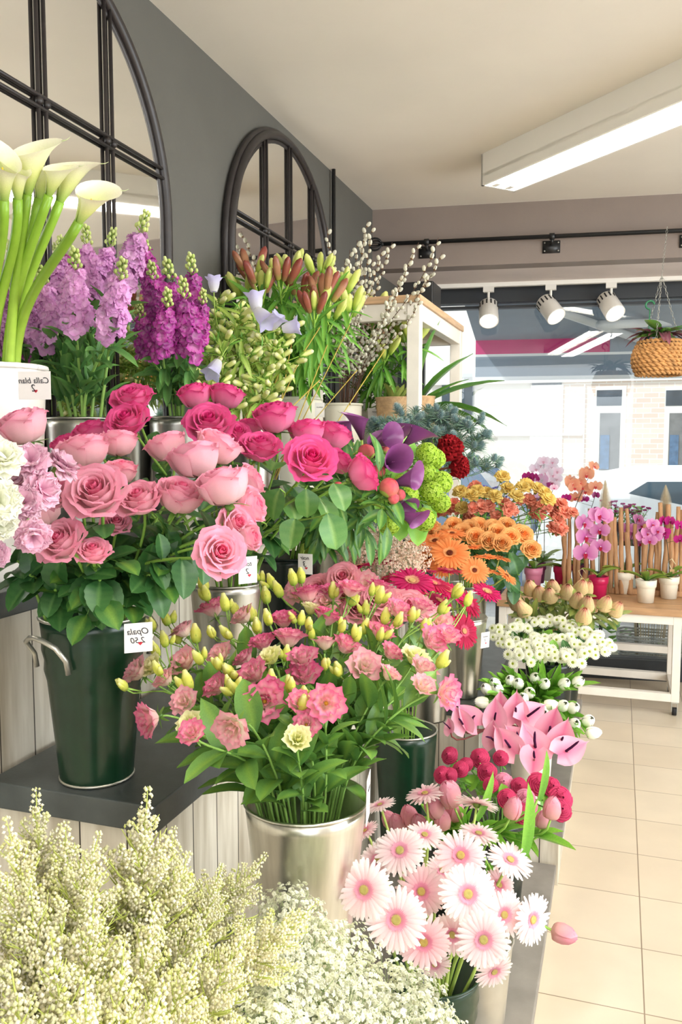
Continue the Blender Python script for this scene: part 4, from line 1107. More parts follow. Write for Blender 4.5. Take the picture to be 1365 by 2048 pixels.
# gypsophila cloud (m)
def gyps(n, R, c0, c1, fr=.0032):
    m = MB(); st = MB(); sc = stc = hx('#a9bd86')
    for k in range(n):
        g = 1 - 1.15 * k / n; r = math.sqrt(max(0, 1 - g * g)); a = k * 2.39996 + uni(-.3, .3)
        d = Vector((r * math.cos(a), r * math.sin(a), g * .9)); q = d * R * uni(.62, 1.0) + Vector((0, 0, R * .3))
        if k % 3 == 0: st.tube([(0, 0, -R * .5), tuple(q * .45 + Vector((0, 0, -.004))), tuple(q)], .0008, .0004, stc, n=3, cap=False)
        for j in range(3):
            c = q + Vector((uni(-1, 1), uni(-1, 1), uni(-1, 1))) * .006; cc = mixc(c0, c1, rnd()); s = fr * uni(.7, 1.15)
            f = MB()
            for z_ in (0, 1):
                for w_ in range(4): petal(f, 1.0 - .25 * z_, 1.0, 30 + 30 * z_, 30 * z_ - 10, w_ * 1.57 + z_ * .7, vm=.6, wb=.4, pb=.6, cup=.1, c0=mixc(cc, hx('#b7cf8a'), .3), c1=cc, nu=1, nv=2)
            m.join(f, frame(d + Vector((uni(-.5, .5), uni(-.5, .5), uni(-.3, .5))), p=c, s=s))
    return m, st
for i in range(3):
    a, b = gyps(150, .062, hx('#f2f0d8'), hx('#fffdf2'), .0046); reg('gyps%d' % i, a, 'petal'); reg('gyps_stems%d' % i, b, 'stem')
a, b = gyps(190, .062, hx('#ecc5b4'), hx('#fae8de'), .0042); reg('wax0', a, 'petal'); reg('wax_stems0', b, 'stem')
# orchid flower (face +z, up +y)
def orchid(cp, cm, cl):
    m = MB()
    for a, L, W in ((90, .8, .55), (210, .8, .5), (330, .8, .5)): petal(m, L, W, 8, -6, math.radians(a), r0=.05, cup=.05, vm=.55, wb=.3, pb=.8, c0=cm, c1=cp, nu=4, nv=5)
    for a in (14, 166): petal(m, .98, 1.05, 12, 4, math.radians(a), r0=.04, z0=.03, cup=.05, vm=.6, wb=.15, pb=.75, c0=cm, c1=cp, nu=6, nv=5)
    for a in (240, 300): petal(m, .3, .22, 60, 20, math.radians(a), r0=.02, z0=.05, cup=.4, vm=.6, c0=cl, c1=cl, nu=2, nv=3)
    petal(m, .42, .26, 45, -20, math.radians(270), r0=.03, z0=.05, cup=.3, vm=.5, pb=1.3, c0=cl, c1=cl, nu=2, nv=4); m.ball((0, .04, .12), .07, mixc(cp, (1, 1, 1), .4), .1); return m
reg('orchid_pink', orchid(hx('#f0b0d8'), hx('#c95aa8'), hx('#c22a4a')), 'petal'); reg('orchid_peach', orchid(hx('#f6bd97'), hx('#ee9a80'), hx('#e25a5a')), 'petal')
reg('orchid_fuchsia', orchid(hx('#cf2b92'), hx('#b01a78'), hx('#8c1050')), 'petal'); reg('orchid_white', orchid(hx('#f4e0ea'), hx('#eaa8c6'), hx('#d63a7a')), 'petal')
reg('orchid_leaf', leafm(1, .30, .3, .35, hx('#4b8036'), hx('#a3b84c'), pb=.9, vm=.5, wb=.4), 'leaf')
m = MB()
for k in range(3): petal(m, 1, .22, 60, 10, 0, cup=.3)
# ------------------------------------------------------------------ stem engine
def bez(P, n=10):
    P = [Vector(p) for p in P]; out = []
    for i in range(n + 1):
        t = i / n; s = 1 - t; out.append(P[0] * s ** 3 + P[1] * 3 * s * s * t + P[2] * 3 * s * t * t + P[3] * t ** 3)
    return out
def stem_path(b, H, face, bend=.25, n=10):
    dx, dy = H.x - b['x'], H.y - b['y']; L = math.hypot(dx, dy) + 1e-6
    k = min(1, L / .12) * uni(.5, .8) * b['rt']; jx = uni(-.2, .2) * b['rt']; jy = uni(-.2, .2) * b['rt']
    M_ = Vector((b['x'] + dx / L * k + jx, b['y'] + dy / L * k + jy, b['z0'] - .02 + b['h'] + .004))
    kb = b['rb'] * .45; B = Vector((b['x'] - dx / L * kb * rnd() + jx * .5, b['y'] - dy / L * kb * rnd() + jy * .5, b['z0'] + .004))
    d1 = (M_ - B).normalized(); D = (H - M_).length
    f = Vector(face).normalized()
    pts = [B + (M_ - B) * t for t in (0, .5)] + bez((M_, M_ + d1 * D * .4, H - f * D * bend, H), n)
    return B, pts
def at_path(pts, t):
    m = len(pts) - 1; x = t * m; i = min(int(x), m - 1); return pts[i].lerp(pts[i + 1], x - i), (pts[i + 1] - pts[i]).normalized()
EYEXY = Vector((0, 0, EYE))
def outward(b, H, up=.8, cam_=.5, out=1.0):
    o = Vector((H.x - b['x'], H.y - b['y'], 0)); o = o / max(.1, o.length) * min(1, o.length / .15)
    c = (EYEXY - H).normalized()
    return (o * out + Vector((0, 0, up)) + c * cam_).normalized()
def fc(r, u, t): return (RGT * r + UPV * u - FWD * t).normalized()
def leaves_on(root, B, pts, names, n, t0, t1, L, part='leaf', elev=(.0, .9), Lv=.25, up=(0, 0, 1), zmin=None):
    a0 = rnd() * 6
    for k in range(n):
        t = t0 + (t1 - t0) * (k + rnd() * .8) / n; p, T_ = at_path(pts, t)
        if zmin and p.z < zmin: continue
        a = a0 + k * 2.4; s = T_.cross(Vector((math.cos(a), math.sin(a), .1)));
        if s.length < .1: continue
        s.normalize(); d = s + T_ * uni(*elev)
        M = frame(d, T_ + Vector((0, 0, .6)), p=p - B, s=L * uni(1 - Lv, 1 + Lv))
        link(part, T[random.choice(names)], root, M)
def stem(b, H, face, label, cat, group, name, blooms, r=.003, scol=STEMG, leaves=None, bend=.25, extra=None, r1=None, H2=None):
    """blooms: list of (template, part, size, children[(template, part)])"""
    B, pts = stem_path(b, H, face, bend)
    root = empty(name, B, label, cat, group)
    m = MB(); m.tube([p - B for p in pts], r, r1 or r * .8, scol, n=6)
    if extra: extra(m, root, B, pts)
    link('stem', m.mesh('stem', 'stem'), root)
    roll = rnd() * 6.28
    for (tp, part, s, ch) in blooms:
        M = frame(face, p=H - B, roll=roll, s=s)
        o = link(part, T[tp], root, M)
        for (tc, pc) in ch: link(pc, T[tc], o)
    for lv in (leaves or []): leaves_on(root, B, pts, *lv[0], **lv[1])
    return root
ORD = ['first', 'second', 'third', 'fourth', 'fifth', 'sixth', 'seventh', 'eighth', 'ninth', 'tenth', 'eleventh', 'twelfth', 'thirteenth', 'fourteenth', 'fifteenth', 'sixteenth', 'seventeenth', 'eighteenth']
def labels(items, what, where, own=None):
    """one label per item: rows from top to bottom, then the order from left to right within the row"""
    n = len(items); own = own or {}; out = [None] * n
    rows = 1 if n <= 6 else (2 if n <= 12 else (3 if n <= 27 else 4)); idx = sorted(range(n), key=lambda i: items[i][1])
    names = {1: [''], 2: ['upper row', 'lower row'], 3: ['top row', 'middle row', 'bottom row'], 4: ['highest row', 'second row', 'third row', 'lowest row']}[rows]
    k = 0
    for r in range(rows):
        m_ = idx[k:k + math.ceil((n - k) / (rows - r))]; k += len(m_); m_.sort(key=lambda i: items[i][0])
        for j, i in enumerate(m_):
            w_ = ORD[j] + ' from left' if j < len(m_) - 1 or len(m_) == 1 else 'rightmost'
            if j == 0 and len(m_) > 1: w_ = 'leftmost'
            out[i] = own.get(i) or ('%s %s, %s%s' % (what, where, (names[r] + ', ') if names[r] else '', w_))
    return out
def zc(off, sc, L): return [(off[0] + q[0] / sc, off[1] + q[1] / sc) + tuple(q[2:]) for q in L]
def lin(v, a, b, x, y): return x + (y - x) * max(0, min(1, (v - a) / (b - a)))

# ================================================================== FLOWERS
LASTB = [None, None]
_stem = stem
def stem(b, H, *a, **k):
    r_ = _stem(b, H, *a, **k); LASTB[0] = tuple(r_.location); LASTB[1] = r_; return r_
# ---- pale pink roses, dark green bucket
b = BK['pale']
R = [(52, 868, 92, fc(-.3, .9, .3), 1.46), (194, 990, 112, fc(.0, .55, .85), 1.30), (140, 981, 96, fc(-.35, .6, .6), 1.36), (172, 917, 90, fc(-.1, .9, .2), 1.50), (237, 898, 72, fc(.0, .98, .1), 1.56),
     (243, 953, 60, fc(.1, .9, .3), 1.50), (281, 1005, 86, fc(-.15, .7, .6), 1.40), (356, 1005, 86, fc(.3, .8, .4), 1.42), (340, 905, 76, fc(-.3, .9, .1), 1.58), (395, 935, 98, fc(-.2, .95, .1), 1.46),
     (430, 908, 86, fc(.4, .9, .1), 1.55), (451, 989, 102, fc(-.25, .9, .15), 1.38), (492, 968, 62, fc(.8, .5, .1), 1.50), (492, 1017, 68, fc(.9, .3, .3), 1.44), (468, 1050, 76, fc(.6, .3, .6), 1.40),
     (439, 1106, 92, fc(.35, .25, .9), 1.26), (490, 1076, 54, fc(.9, .2, .4), 1.38), (127, 1088, 92, fc(-.25, .55, .75), 1.30), (92, 1037, 78, fc(-.5, .7, .2), 1.42), (186, 1108, 66, fc(.1, .7, .5), 1.34), (232, 1050, 54, fc(.2, .6, .6), 1.42)]
own = {0: 'pale pink rose against the white calla pot, furthest left', 1: 'fully open pale pink rose facing the viewer in the middle of the bunch', 15: 'large pale pink rose facing right beside the small price card, lowest of the bunch', 9: 'big closed pale rose with pointed sepals, seen from the side below the dark pink roses', 17: 'pale pink rose low on the left above the bucket, its outer petal curled'}
LB = labels(R, 'pale pink rose', 'above the dark green bucket', own)
for i, (px, py, s, f, D) in enumerate(R):
    H = ad(px, py, D); sz = s * D / FPX / 2 * .98
    face_side = f.dot(-FWD) < .45
    Hs = H - f * sz * .38
    stem(b, Hs, f, LB[i], 'rose', 'pale pink roses in the green bucket', 'rose', [('pale_rose_tight' if (face_side or i in (5, 16)) else 'pale_rose', 'rose_bloom', sz * (1.22 if face_side else .95), [('calyx', 'calyx')])], r=.0032,
         leaves=[((['rose_leaf0', 'rose_leaf1', 'rose_leaf2'], 5, .28, .80, .058), dict(zmin=1.10)), ((['compound_leaf0', 'compound_leaf1'], 2, .3, .6, .085), dict(zmin=1.12))])
# ---- dark pink roses
b = BK['hot']
R = [(266, 803, 82, fc(-.1, .75, .5), 1.66), (258, 846, 84, fc(-.2, .55, .7), 1.62), (186, 873, 64, fc(-.2, .8, .3), 1.68), (134, 895, 52, fc(-.3, .8, .3), 1.72), (392, 800, 66, fc(-.2, .9, .3), 1.86), (450, 802, 68, fc(.2, .9, .2), 1.88),
     (420, 852, 92, fc(.05, .6, .7), 1.68), (474, 870, 56, fc(.3, .6, .6), 1.76), (520, 900, 84, fc(.1, .8, .5), 1.68), (552, 847, 84, fc(-.15, .9, .3), 1.78), (621, 922, 96, fc(.2, .45, .85), 1.64), (617, 874, 72, fc(-.1, .95, .2), 1.80),
     (662, 880, 72, fc(.3, .9, .2), 1.84), (672, 930, 60, fc(.5, .7, .3), 1.76), (716, 952, 74, fc(.85, .45, .15), 1.72), (500, 862, 50, fc(0, .95, .2), 1.84)]
own = {10: 'open dark pink rose facing the viewer with a spiral centre, above the round light leaves', 14: 'dark pink rose nodding right on a bare stem beside the peony buds', 0: 'dark pink rose above another one, near the two zinc buckets', 1: 'dark pink rose with ruffled outer petals just below the highest left one', 2: 'dark crimson rose behind the pale roses on the left', 6: 'large dark pink rose facing the viewer in front of the right zinc bucket'}
LB = labels(R, 'dark pink rose', 'behind the pale pink roses', own)
for i, (px, py, s, f, D) in enumerate(R):
    H = ad(px, py, D); sz = s * D / FPX / 2 * 1.0; side = f.dot(-FWD) < .4
    stem(b, H - f * sz * .4, f, LB[i], 'rose', 'dark pink roses on the middle step', 'rose', [('hot_rose_tight' if side or i in (2, 3) else 'hot_rose', 'rose_bloom', sz * (1.16 if side or i in (2, 3) else .92), [('calyx', 'calyx')])], r=.0032,
         leaves=[((['rose_leaf0', 'rose_leaf1', 'rose_leaf2'], 4, .3, .85, .062), dict(zmin=1.12)), ((['rose_leaf_light0', 'rose_leaf_light1', 'rose_leaf_light2'], 2, .4, .85, .062), dict(zmin=1.12))])
# leafy rose stem carrying the big round light leaves
for (px, py, D, lb) in ((60, 1150, 1.42, 'leafy rose shoot furthest left over the upper dark slab'), (110, 1180, 1.40, 'leafy rose shoot left over the green bucket rim'), (30, 1120, 1.45, 'leafy rose shoot behind the lowest lilac carnation'), (300, 1150, 1.42, 'leafy rose shoot right over the green bucket rim'), (350, 1120, 1.45, 'leafy rose shoot left of the lowest pale rose'), (200, 1160, 1.36, 'leafy rose shoot in front above the green bucket')):
    H = ad(px, py, D); stem(BK['pale'], H, outward(BK['pale'], H, .3, .5), lb, 'rose foliage', 'pale rose foliage', 'rose_foliage', [], leaves=[((['rose_leaf0', 'rose_leaf1', 'rose_leaf2'], 9, .5, 1, .06), {})])
for (px, py, sz, D, dx, tp) in ((590, 1070, .062, 1.52, -.2, 1), (655, 1060, .075, 1.52, .3, 0), (560, 1010, .066, 1.55, -.4, 2), (668, 1000, .060, 1.53, .6, 1), (520, 1075, .075, 1.52, -.5, 0), (612, 1010, .06, 1.56, .1, 2)):
    H = ad(px, py, D) + Vector((0, 0, .03)); B, pts = stem_path(b, H, fc(dx, .2, .9))
    rt0 = empty('rose_foliage', B, 'bare rose shoot with a big round light green leaf, ' + {590: 'hanging above the noir card', 655: 'the largest, right of the noir card', 560: 'serrated one at mid height', 668: 'notched one under the open dark pink rose', 520: 'leftmost, by the small card', 612: 'half hidden in the centre'}[px], 'rose leaf', 'round rose leaves')
    m = MB(); m.tube([p - B for p in pts], .0022, .0016, STEMG); link('stem', m.mesh('stem', 'stem'), rt0)
    link('leaf', T['rose_leaf_light%d' % tp], rt0, frame(fc(dx, -.9, .1 + .5 * (tp == 1)), fc(.3 * dx, .75, .65), p=H - B, s=sz * .92))

# ---- white callas
b = BK['calla']
R = [(70, 262, 395, .60, fc(.1, .97, .25), 1.42, 88), (30, 300, 400, .6, fc(-.4, .9, .1), 1.40, 80), (125, 312, 400, .6, fc(.45, .85, .0), 1.45, 84), (160, 300, 415, .6, fc(.35, .9, -.2), 1.50, 60), (205, 358, 470, .6, fc(.55, .82, .1), 1.40, 58),
     (95, 310, 400, .6, fc(.0, 1, -.3), 1.52, 70), (2, 280, 405, .6, fc(-.2, 1, .2), 1.36, 88), (45, 400, 480, .6, fc(-.1, 1, -.2), 1.6, 60)]
nm = ['white calla lily with its tip curling up at the centre of the pot', 'white calla lily leaning left behind the tallest one', 'white calla lily leaning right below the mirror bar', 'white calla lily at the back with a curled tip, second from the right', 'smallest white calla lily, furthest right and leaning out', 'white calla lily directly behind the tallest one', 'white calla lily cut by the left edge of the photo', 'low half hidden white calla lily between the stems']
for i, (px, py, pb_, _, f, D, wd) in enumerate(R):
    Ls = (pb_ - py) * D / FPX * .95; H = ad(px, py, D) - f * Ls
    f = (f * .35 + (H - Vector((b['x'], b['y'], 1.58))).normalized() * .65).normalized(); H = ad(px, py, D) - f * Ls
    B, pts = stem_path(b, H, f, .3)
    rt0 = empty('calla_lily', B, nm[i], 'calla lily', 'white callas')
    m = MB(); m.tube([p - B for p in pts], .0105, .0085, hx('#b3d452'), n=10, col1=hx('#8cb838')); link('stem', m.mesh('stem', 'waxy'), rt0)
    o = link('spathe', T['white_calla'], rt0, frame(f, fc(.9 if i not in (1, 6) else -.6, .1, -.2), p=H - B - f * .005, s=Ls, roll=PI / 2 + uni(-.3, .3)) )
    link('spadix', T['calla_spadix'], o)

# ---- stocks
def stocks(b, R, tp, what, where, cat, grp, own=None):
    LB = labels(R, what, where, own)
    for i, (px, py, D, s) in enumerate(R):
        H = ad(px, py, D); f = (outward(b, H, 1.3, .15) + Vector((uni(-.16, .16), uni(-.16, .16), 0))).normalized(); L = .15 * s
        r_ = stem(b, H - f * L * .45, f, LB[i], cat, grp, 'stock_flower', [(tp + '%d' % (i % 3), 'flower_spike', s, [])], r=.004, scol=hx('#8cb45a'),
                  leaves=[((['stock_leaf0', 'stock_leaf1', 'stock_leaf2'], 13, .22, .9, .085), dict(elev=(.8, 2.4), zmin=1.5))])
        link('bud_tip', T['stock_bud_tip'], r_, frame(f, p=H + f * L * .5 - r_.location, s=s))
stocks(BK['stockA'], [(262, 520, 1.78, .95), (230, 610, 1.70, .95), (150, 590, 1.72, .95), (175, 545, 1.84, .85), (120, 560, 1.90, .8), (100, 620, 1.80, .85), (205, 545, 1.92, .85), (60, 640, 1.85, .9), (48, 590, 1.95, .8)],
       'lilac_stock', 'lilac stock spike', 'right of the calla stems', 'stock flower', 'lilac stocks', {0: 'tallest lilac stock spike in front of the mirror frame', 1: 'lilac stock spike hanging lowest beside the magenta ones'})
stocks(BK['stockB'], [(350, 610, 1.98, 1.05), (385, 600, 2.06, 1.0), (310, 605, 2.05, .95), (300, 540, 2.16, .8), (375, 650, 1.96, 1.0), (330, 660, 1.95, .95), (290, 670, 2.0, .8), (400, 645, 2.08, .8)],
       'magenta_stock', 'magenta stock spike', 'beside the bell flowers', 'stock flower', 'magenta stocks', {3: 'magenta stock spike furthest back with a green bud tip by the mirror frame'})
# ---- canterbury bells
b = BK['bells']
R = [(430, 600, 2.30), (470, 640, 2.25), (515, 640, 2.35), (550, 690, 2.30), (480, 700, 2.2), (440, 690, 2.2), (420, 740, 2.2), (530, 740, 2.3), (500, 770, 2.25), (455, 770, 2.2), (400, 690, 2.3), (560, 655, 2.42), (450, 620, 2.4), (495, 665, 2.35), (410, 780, 2.15), (470, 800, 2.15), (520, 800, 2.2), (545, 770, 2.25), (430, 650, 2.35), (575, 720, 2.35), (440, 820, 2.1)]
LB = labels(R, 'canterbury bell stem with yellow buds', 'left of the lilies')
for i, (px, py, D) in enumerate(R):
    H = ad(px, py, D); f = outward(b, H, .9, .3)
    def ex(m, root, B, pts):
        for k in range(15):
            p, T_ = at_path(pts, uni(.62, 1)); a = k * 2.4
            d = (Vector((math.cos(a), math.sin(a), uni(0, .7))) + outward(b, H, .2, .8) * .5).normalized(); q = p + d * uni(.015, .05)
            m.tube([p - B, q - B], .0012, n=4, col=GREENL); link('bud', T['bell_bud'], root, frame(d, p=q - B, s=uni(.035, .048)))
    stem(b, H, f, LB[i], 'bell flower', 'canterbury bells', 'canterbury_bell', [], r=.0022, scol=hx('#9dbb55'), extra=ex, leaves=[((['bell_leaf0', 'bell_leaf1'], 16, .3, .98, .06), {})])
for (px, py, D, s, f, lb) in ((428, 570, 2.2, .036, fc(.0, 1, 0), 'lavender bell flower highest on the left, against the dark wall'), (512, 605, 2.2, .045, fc(-.1, 1, .1), 'lavender bell flower standing in front of the lily leaves'), (525, 632, 2.18, .048, fc(.6, -.7, .3), 'lavender bell flower hanging just below the tallest one'), (580, 655, 2.2, .040, fc(1, .2, .1), 'lavender bell flower pointing right into the lilies'), (430, 735, 2.1, .042, fc(-.3, -.7, .4), 'lavender bell flower low on the left, half closed'), (550, 645, 2.25, .04, fc(.5, .6, .3), 'lavender bell flower between two others at the right')):
    H = ad(px, py, D) - f * s * .5
    stem(b, H, f, lb, 'bell flower', 'open lavender bells', 'canterbury_bell', [('bell_flower', 'bell', s, [])], r=.0018, scol=hx('#9dbb55'), leaves=[((['lily_leaf0', 'lily_leaf1'], 5, .5, .95, .035), {})])
# ---- reeds
for i, (x0, y0, x1, y1, D) in enumerate([(505, 860, 640, 655, 2.5), (520, 850, 560, 740, 2.4), (590, 860, 655, 690, 2.5), (600, 850, 700, 650, 2.6), (545, 850, 640, 760, 2.3), (660, 870, 770, 700, 2.6), (560, 830, 590, 650, 2.6), (620, 850, 715, 740, 2.7), (470, 830, 505, 690, 2.5), (485, 850, 560, 700, 2.4), (535, 870, 600, 720, 2.35), (480, 820, 485, 700, 2.5), (500, 830, 530, 760, 2.45), (515, 800, 520, 700, 2.6)]):
    A = ad(x0, y0, D); Z = ad(x1, y1, D + .05); A = A + (A - Z) * .6; A.z = max(A.z, 1.18)
    rt0 = empty('dried_reed', A, '', 'reed', 'straw coloured reeds before the lily pots')
    m = MB(); mid = (A + Z) / 2 + Vector((uni(-.005, .005), 0, uni(-.005, .005))); m.tube([Vector(), mid - A, Z - A], .0022, .0016, hx('#b8a045'), n=6)
    link('stalk', m.mesh('stalk', 'stem'), rt0)
    for t in (.35, .6, .85):
        n_ = MB(); n_.ball((Z - A) * t, .003, hx('#8a6f2c'), .004, 6, 4); link('node', n_.mesh('node', 'stem'), rt0)
    rt0['label'] = 'thin straw coloured reed, %s of the fourteen from the left at its tip' % ORD[sorted([640, 560, 655, 700, 640.5, 770, 590, 715, 505, 560.5, 600, 485, 530, 520]).index([640, 560, 655, 700, 640.5, 770, 590, 715, 505, 560.5, 600, 485, 530, 520][i])]
# ---- lilies
def lilies(b, R, buds, what, where, grp, own=None):
    LB = labels(R, what, where, own)
    for i, (px, py, D, L) in enumerate(R):
        H = ad(px, py, D); f = outward(b, H, 1.2, .3, .7)
        def ex(m, root, B, pts):
            e = pts[-1]; n = 6
            for k in range(n):
                a = k * 2.4 + i; d = (Vector((math.cos(a), math.sin(a), uni(.9, 2.0))) + f * .6).normalized(); p, _ = at_path(pts, uni(.9, 1)); q = p + d * uni(.03, .06)
                m.tube([p - B, p - B + d * .02 + Vector((0, 0, -.004)), q - B], .0022, .0018, n=5, col=GREENL)
                link('bud', T[random.choice(buds)], root, frame(d, p=q - B, s=L * uni(.8, 1.15)))
        stem(b, H, f, LB[i], 'lily', grp, 'lily_stem', [], r=.004, scol=hx('#7faa40'), extra=ex, leaves=[((['lily_leaf0', 'lily_leaf1', 'lily_leaf2'], 30, .2, .98, .13), dict(elev=(.2, 1.1)))])
lilies(BK['lilyA'], [(560, 575, 2.7, .085), (520, 590, 2.7, .08), (650, 610, 2.7, .085), (600, 600, 2.8, .085), (500, 560, 2.78, .08), (630, 640, 2.65, .08)], ['red_lily_bud', 'red_lily_bud2', 'red_lily_bud', 'green_lily_bud'], 'red and green budded lily stem', 'in the leftmost cream pot', 'red budded lilies')
lilies(BK['lilyA'], [(580, 560, 2.95, .08), (640, 560, 3.0, .08), (685, 600, 2.95, .085), (490, 610, 2.8, .085), (660, 650, 2.9, .08), (700, 640, 3.0, .085)], ['green_lily_bud'], 'green budded lily stem', 'behind the red budded lilies', 'green budded lilies at the back')
lilies(BK['lilyY'], [(745, 650, 3.8, .12), (785, 670, 3.8, .125), (822, 690, 3.75, .125), (720, 640, 4.0, .11), (770, 720, 3.7, .11), (800, 660, 3.95, .12)], ['green_lily_bud'], 'pale green budded lily', 'in the rightmost cream pot', 'pale green lilies')
# ---- pussy willow
b = BK['willow']
R = [(655, 455), (665, 500), (735, 440), (728, 470), (745, 450), (700, 500), (715, 480), (690, 520), (785, 485), (878, 475), (885, 505), (838, 485), (820, 520), (765, 500), (650, 520), (672, 540), (745, 520), (862, 545), (800, 560), (840, 600), (690, 600), (660, 620), (720, 560), (780, 590)]
LB = labels(R, 'pussy willow twig', 'in the middle cream pot', {9: 'pussy willow twig reaching far right across the black rail bracket', 10: 'lowest reaching of the long pussy willow twigs at the far right', 2: 'tallest pussy willow twig in the centre of the fan'})
for i, (px, py) in enumerate(R):
    D = 3.25 + uni(-.15, .3); H = ad(px, py, D); f = outward(b, H, 2.0, .05)
    def ex(m, root, B, pts):
        for k in range(24):
            t = .34 + .66 * k / 24; p, T_ = at_path(pts, t); a = k * 2.4; s = T_.cross(Vector((math.cos(a), math.sin(a), .1))).normalized(); d = (s * .6 + T_).normalized()
            link('catkin', T['catkin'], root, frame(d, p=p - B + s * .002, s=uni(.020, .027)))
    stem(b, H, f, LB[i], 'willow twig', 'pussy willow twigs', 'pussy_willow_twig', [], r=.0024, r1=.0011, scol=hx('#5b3f2e'), extra=ex, bend=.35)

# ---- carnations at the left edge
b = BK['carnation']
R = [(58, 912, 76, fc(.2, .5, .8), 1.08), (95, 975, 78, fc(.8, .2, .5), 1.08), (48, 1000, 70, fc(.3, .3, .8), 1.04), (68, 1078, 70, fc(.4, -.3, .8), 1.02), (132, 918, 74, fc(.6, .7, .1), 1.16), (25, 950, 70, fc(.0, .5, .8), 1.1), (-8, 1110, 50, fc(.3, 0, .9), 1.0)]
LB = labels(R, 'lilac pink frilly carnation', 'by the left edge', {4: 'lilac carnation seen from the side, lying over the pale roses', 3: 'lowest lilac carnation above the rose leaves', 6: 'lilac carnation sliver right at the left edge'})
for i, (px, py, s, f, D) in enumerate(R):
    H = ad(px, py, D); sz = s * D / FPX / 2 * 1.25
    stem(b, H - f * sz * .5, f, LB[i], 'carnation', 'lilac carnations', 'carnation', [('lilac_carnation', 'carnation_bloom', sz, [('carnation_calyx', 'calyx')])], r=.0024, scol=hx('#86a05a'), leaves=[((['lily_leaf0', 'lily_leaf1'], 4, .5, .9, .06), {})])
R = [(8, 905, 74, fc(.4, .5, .7), .92), (0, 1000, 80, fc(.5, .1, .8), .90), (-22, 950, 80, fc(.5, .4, .8), .92), (5, 1050, 60, fc(.6, -.2, .8), .93)]
LB = labels(R, 'creamy white carnation', 'blurred at the left edge')
for i, (px, py, s, f, D) in enumerate(R):
    H = ad(px, py, D); sz = s * D / FPX / 2 * 1.35
    stem(b, H - f * sz * .5, f, LB[i], 'carnation', 'white carnations', 'carnation', [('white_carnation', 'carnation_bloom', sz, [('carnation_calyx', 'calyx')])], r=.0024, scol=hx('#86a05a'))

# ---- peonies, purple callas
b = BK['peony']
R = [(733, 905, 32, fc(0, .8, .4), 1.98), (758, 943, 26, fc(.2, .7, .5), 1.96), (730, 912, 20, fc(-.2, .8, 0), 2.05), (778, 976, 38, fc(.4, .6, .6), 1.88), (738, 945, 26, fc(-.2, .7, .4), 2.0), (787, 997, 22, fc(.5, .1, .7), 1.88), (800, 990, 22, fc(.6, .2, .5), 1.92), (677, 975, 22, fc(-.4, .5, .5), 1.92), (770, 900, 18, fc(.1, .9, .2), 2.1)]
LB = labels(R, 'round peony bud', 'near the purple callas', {3: 'largest pink peony bud, in front of the purple callas', 0: 'pink and green peony bud highest, just under the purple callas'})
for i, (px, py, s, f, D) in enumerate(R):
    H = ad(px, py, D); sz = s * D / FPX / 2
    stem(b, H - f * sz * .8, f, LB[i], 'peony', 'peony buds', 'peony', [('peony_bud', 'bud', sz, [('peony_sepals', 'sepals')])], r=.0032, leaves=[((['peony_leaf0', 'peony_leaf1', 'peony_leaf2'], 10, .3, .97, .11), dict(elev=(0, .9)))])
R = [(690, 860, 902, fc(-.5, .8, .2), 2.1, -1), (718, 850, 915, fc(-.2, .9, .3), 2.05, -1), (768, 880, 918, fc(.75, .3, .4), 2.02, 1), (800, 868, 915, fc(.5, .8, .1), 2.10, 1), (832, 872, 925, fc(.75, .6, .1), 2.05, 1), (785, 925, 960, fc(.5, .2, .8), 1.95, 1), (815, 960, 985, fc(.9, .25, .3), 1.95, 1), (755, 895, 935, fc(.2, .7, .5), 2.12, 1), (800, 1012, 1040, fc(.7, -.3, .5), 1.95, 1), (822, 1035, 1055, fc(.9, -.35, .3), 1.92, 1)]
LB = labels(R, 'purple calla lily', 'beside the guelder roses', {0: 'purple calla lily furthest left, touching the dark pink roses', 4: 'purple calla lily flaring right in front of the sea holly', 9: 'lowest purple calla lily above the pink gypsophila'})
for i, (px, py, _, f, D, sd) in enumerate(R):
    Ls = .062 if i < 8 else .052; H = ad(px, py, D) - f * Ls * .6
    stem(b, H, f, LB[i], 'calla lily', 'purple callas', 'calla_lily', [], r=.0036, scol=hx('#a5c056'), bend=.4)
    o = link('spathe', T['purple_calla'], LASTB[1], frame(f, fc(sd, .6, .2), p=H - Vector(LASTB[0]), s=Ls * 1.25, roll=PI / 2 + uni(-.4, .4))); link('spadix', T['purple_spadix'], o)
# ---- guelder roses
b = BK['viburnum']
R = zc((640, 820), 4.55, [(1000, 380, 34, 2.2), (1075, 430, 30, 2.25), (990, 560, 30, 2.2), (1130, 640, 34, 2.2), (1040, 740, 36, 2.15), (1120, 830, 30, 2.15), (970, 980, 34, 2.12), (640, 1020, 32, 2.05), (830, 770, 32, 2.15), (750, 650, 26, 2.2), (840, 950, 26, 2.15), (1000, 450, 28, 2.3)])
LB = labels(R, 'lime green guelder rose ball', 'right of the purple callas', {0: 'highest lime green guelder rose ball in front of the sea holly', 7: 'lime green guelder rose ball lowest left, under the peony leaves'})
for i, (px, py, s, D) in enumerate(R):
    H = ad(px, py, D); f = outward(b, H, .5, .6); sz = s * D / FPX / 2 * 1.5
    stem(b, H - f * sz * .6, f, LB[i], 'guelder rose', 'guelder roses', 'guelder_rose', [('viburnum%d' % (i % 2), 'flower_ball', sz, [])], r=.0026, leaves=[((['bright_leaf0', 'bright_leaf1', 'bright_leaf2'], 6, .4, .97, .06), {})])
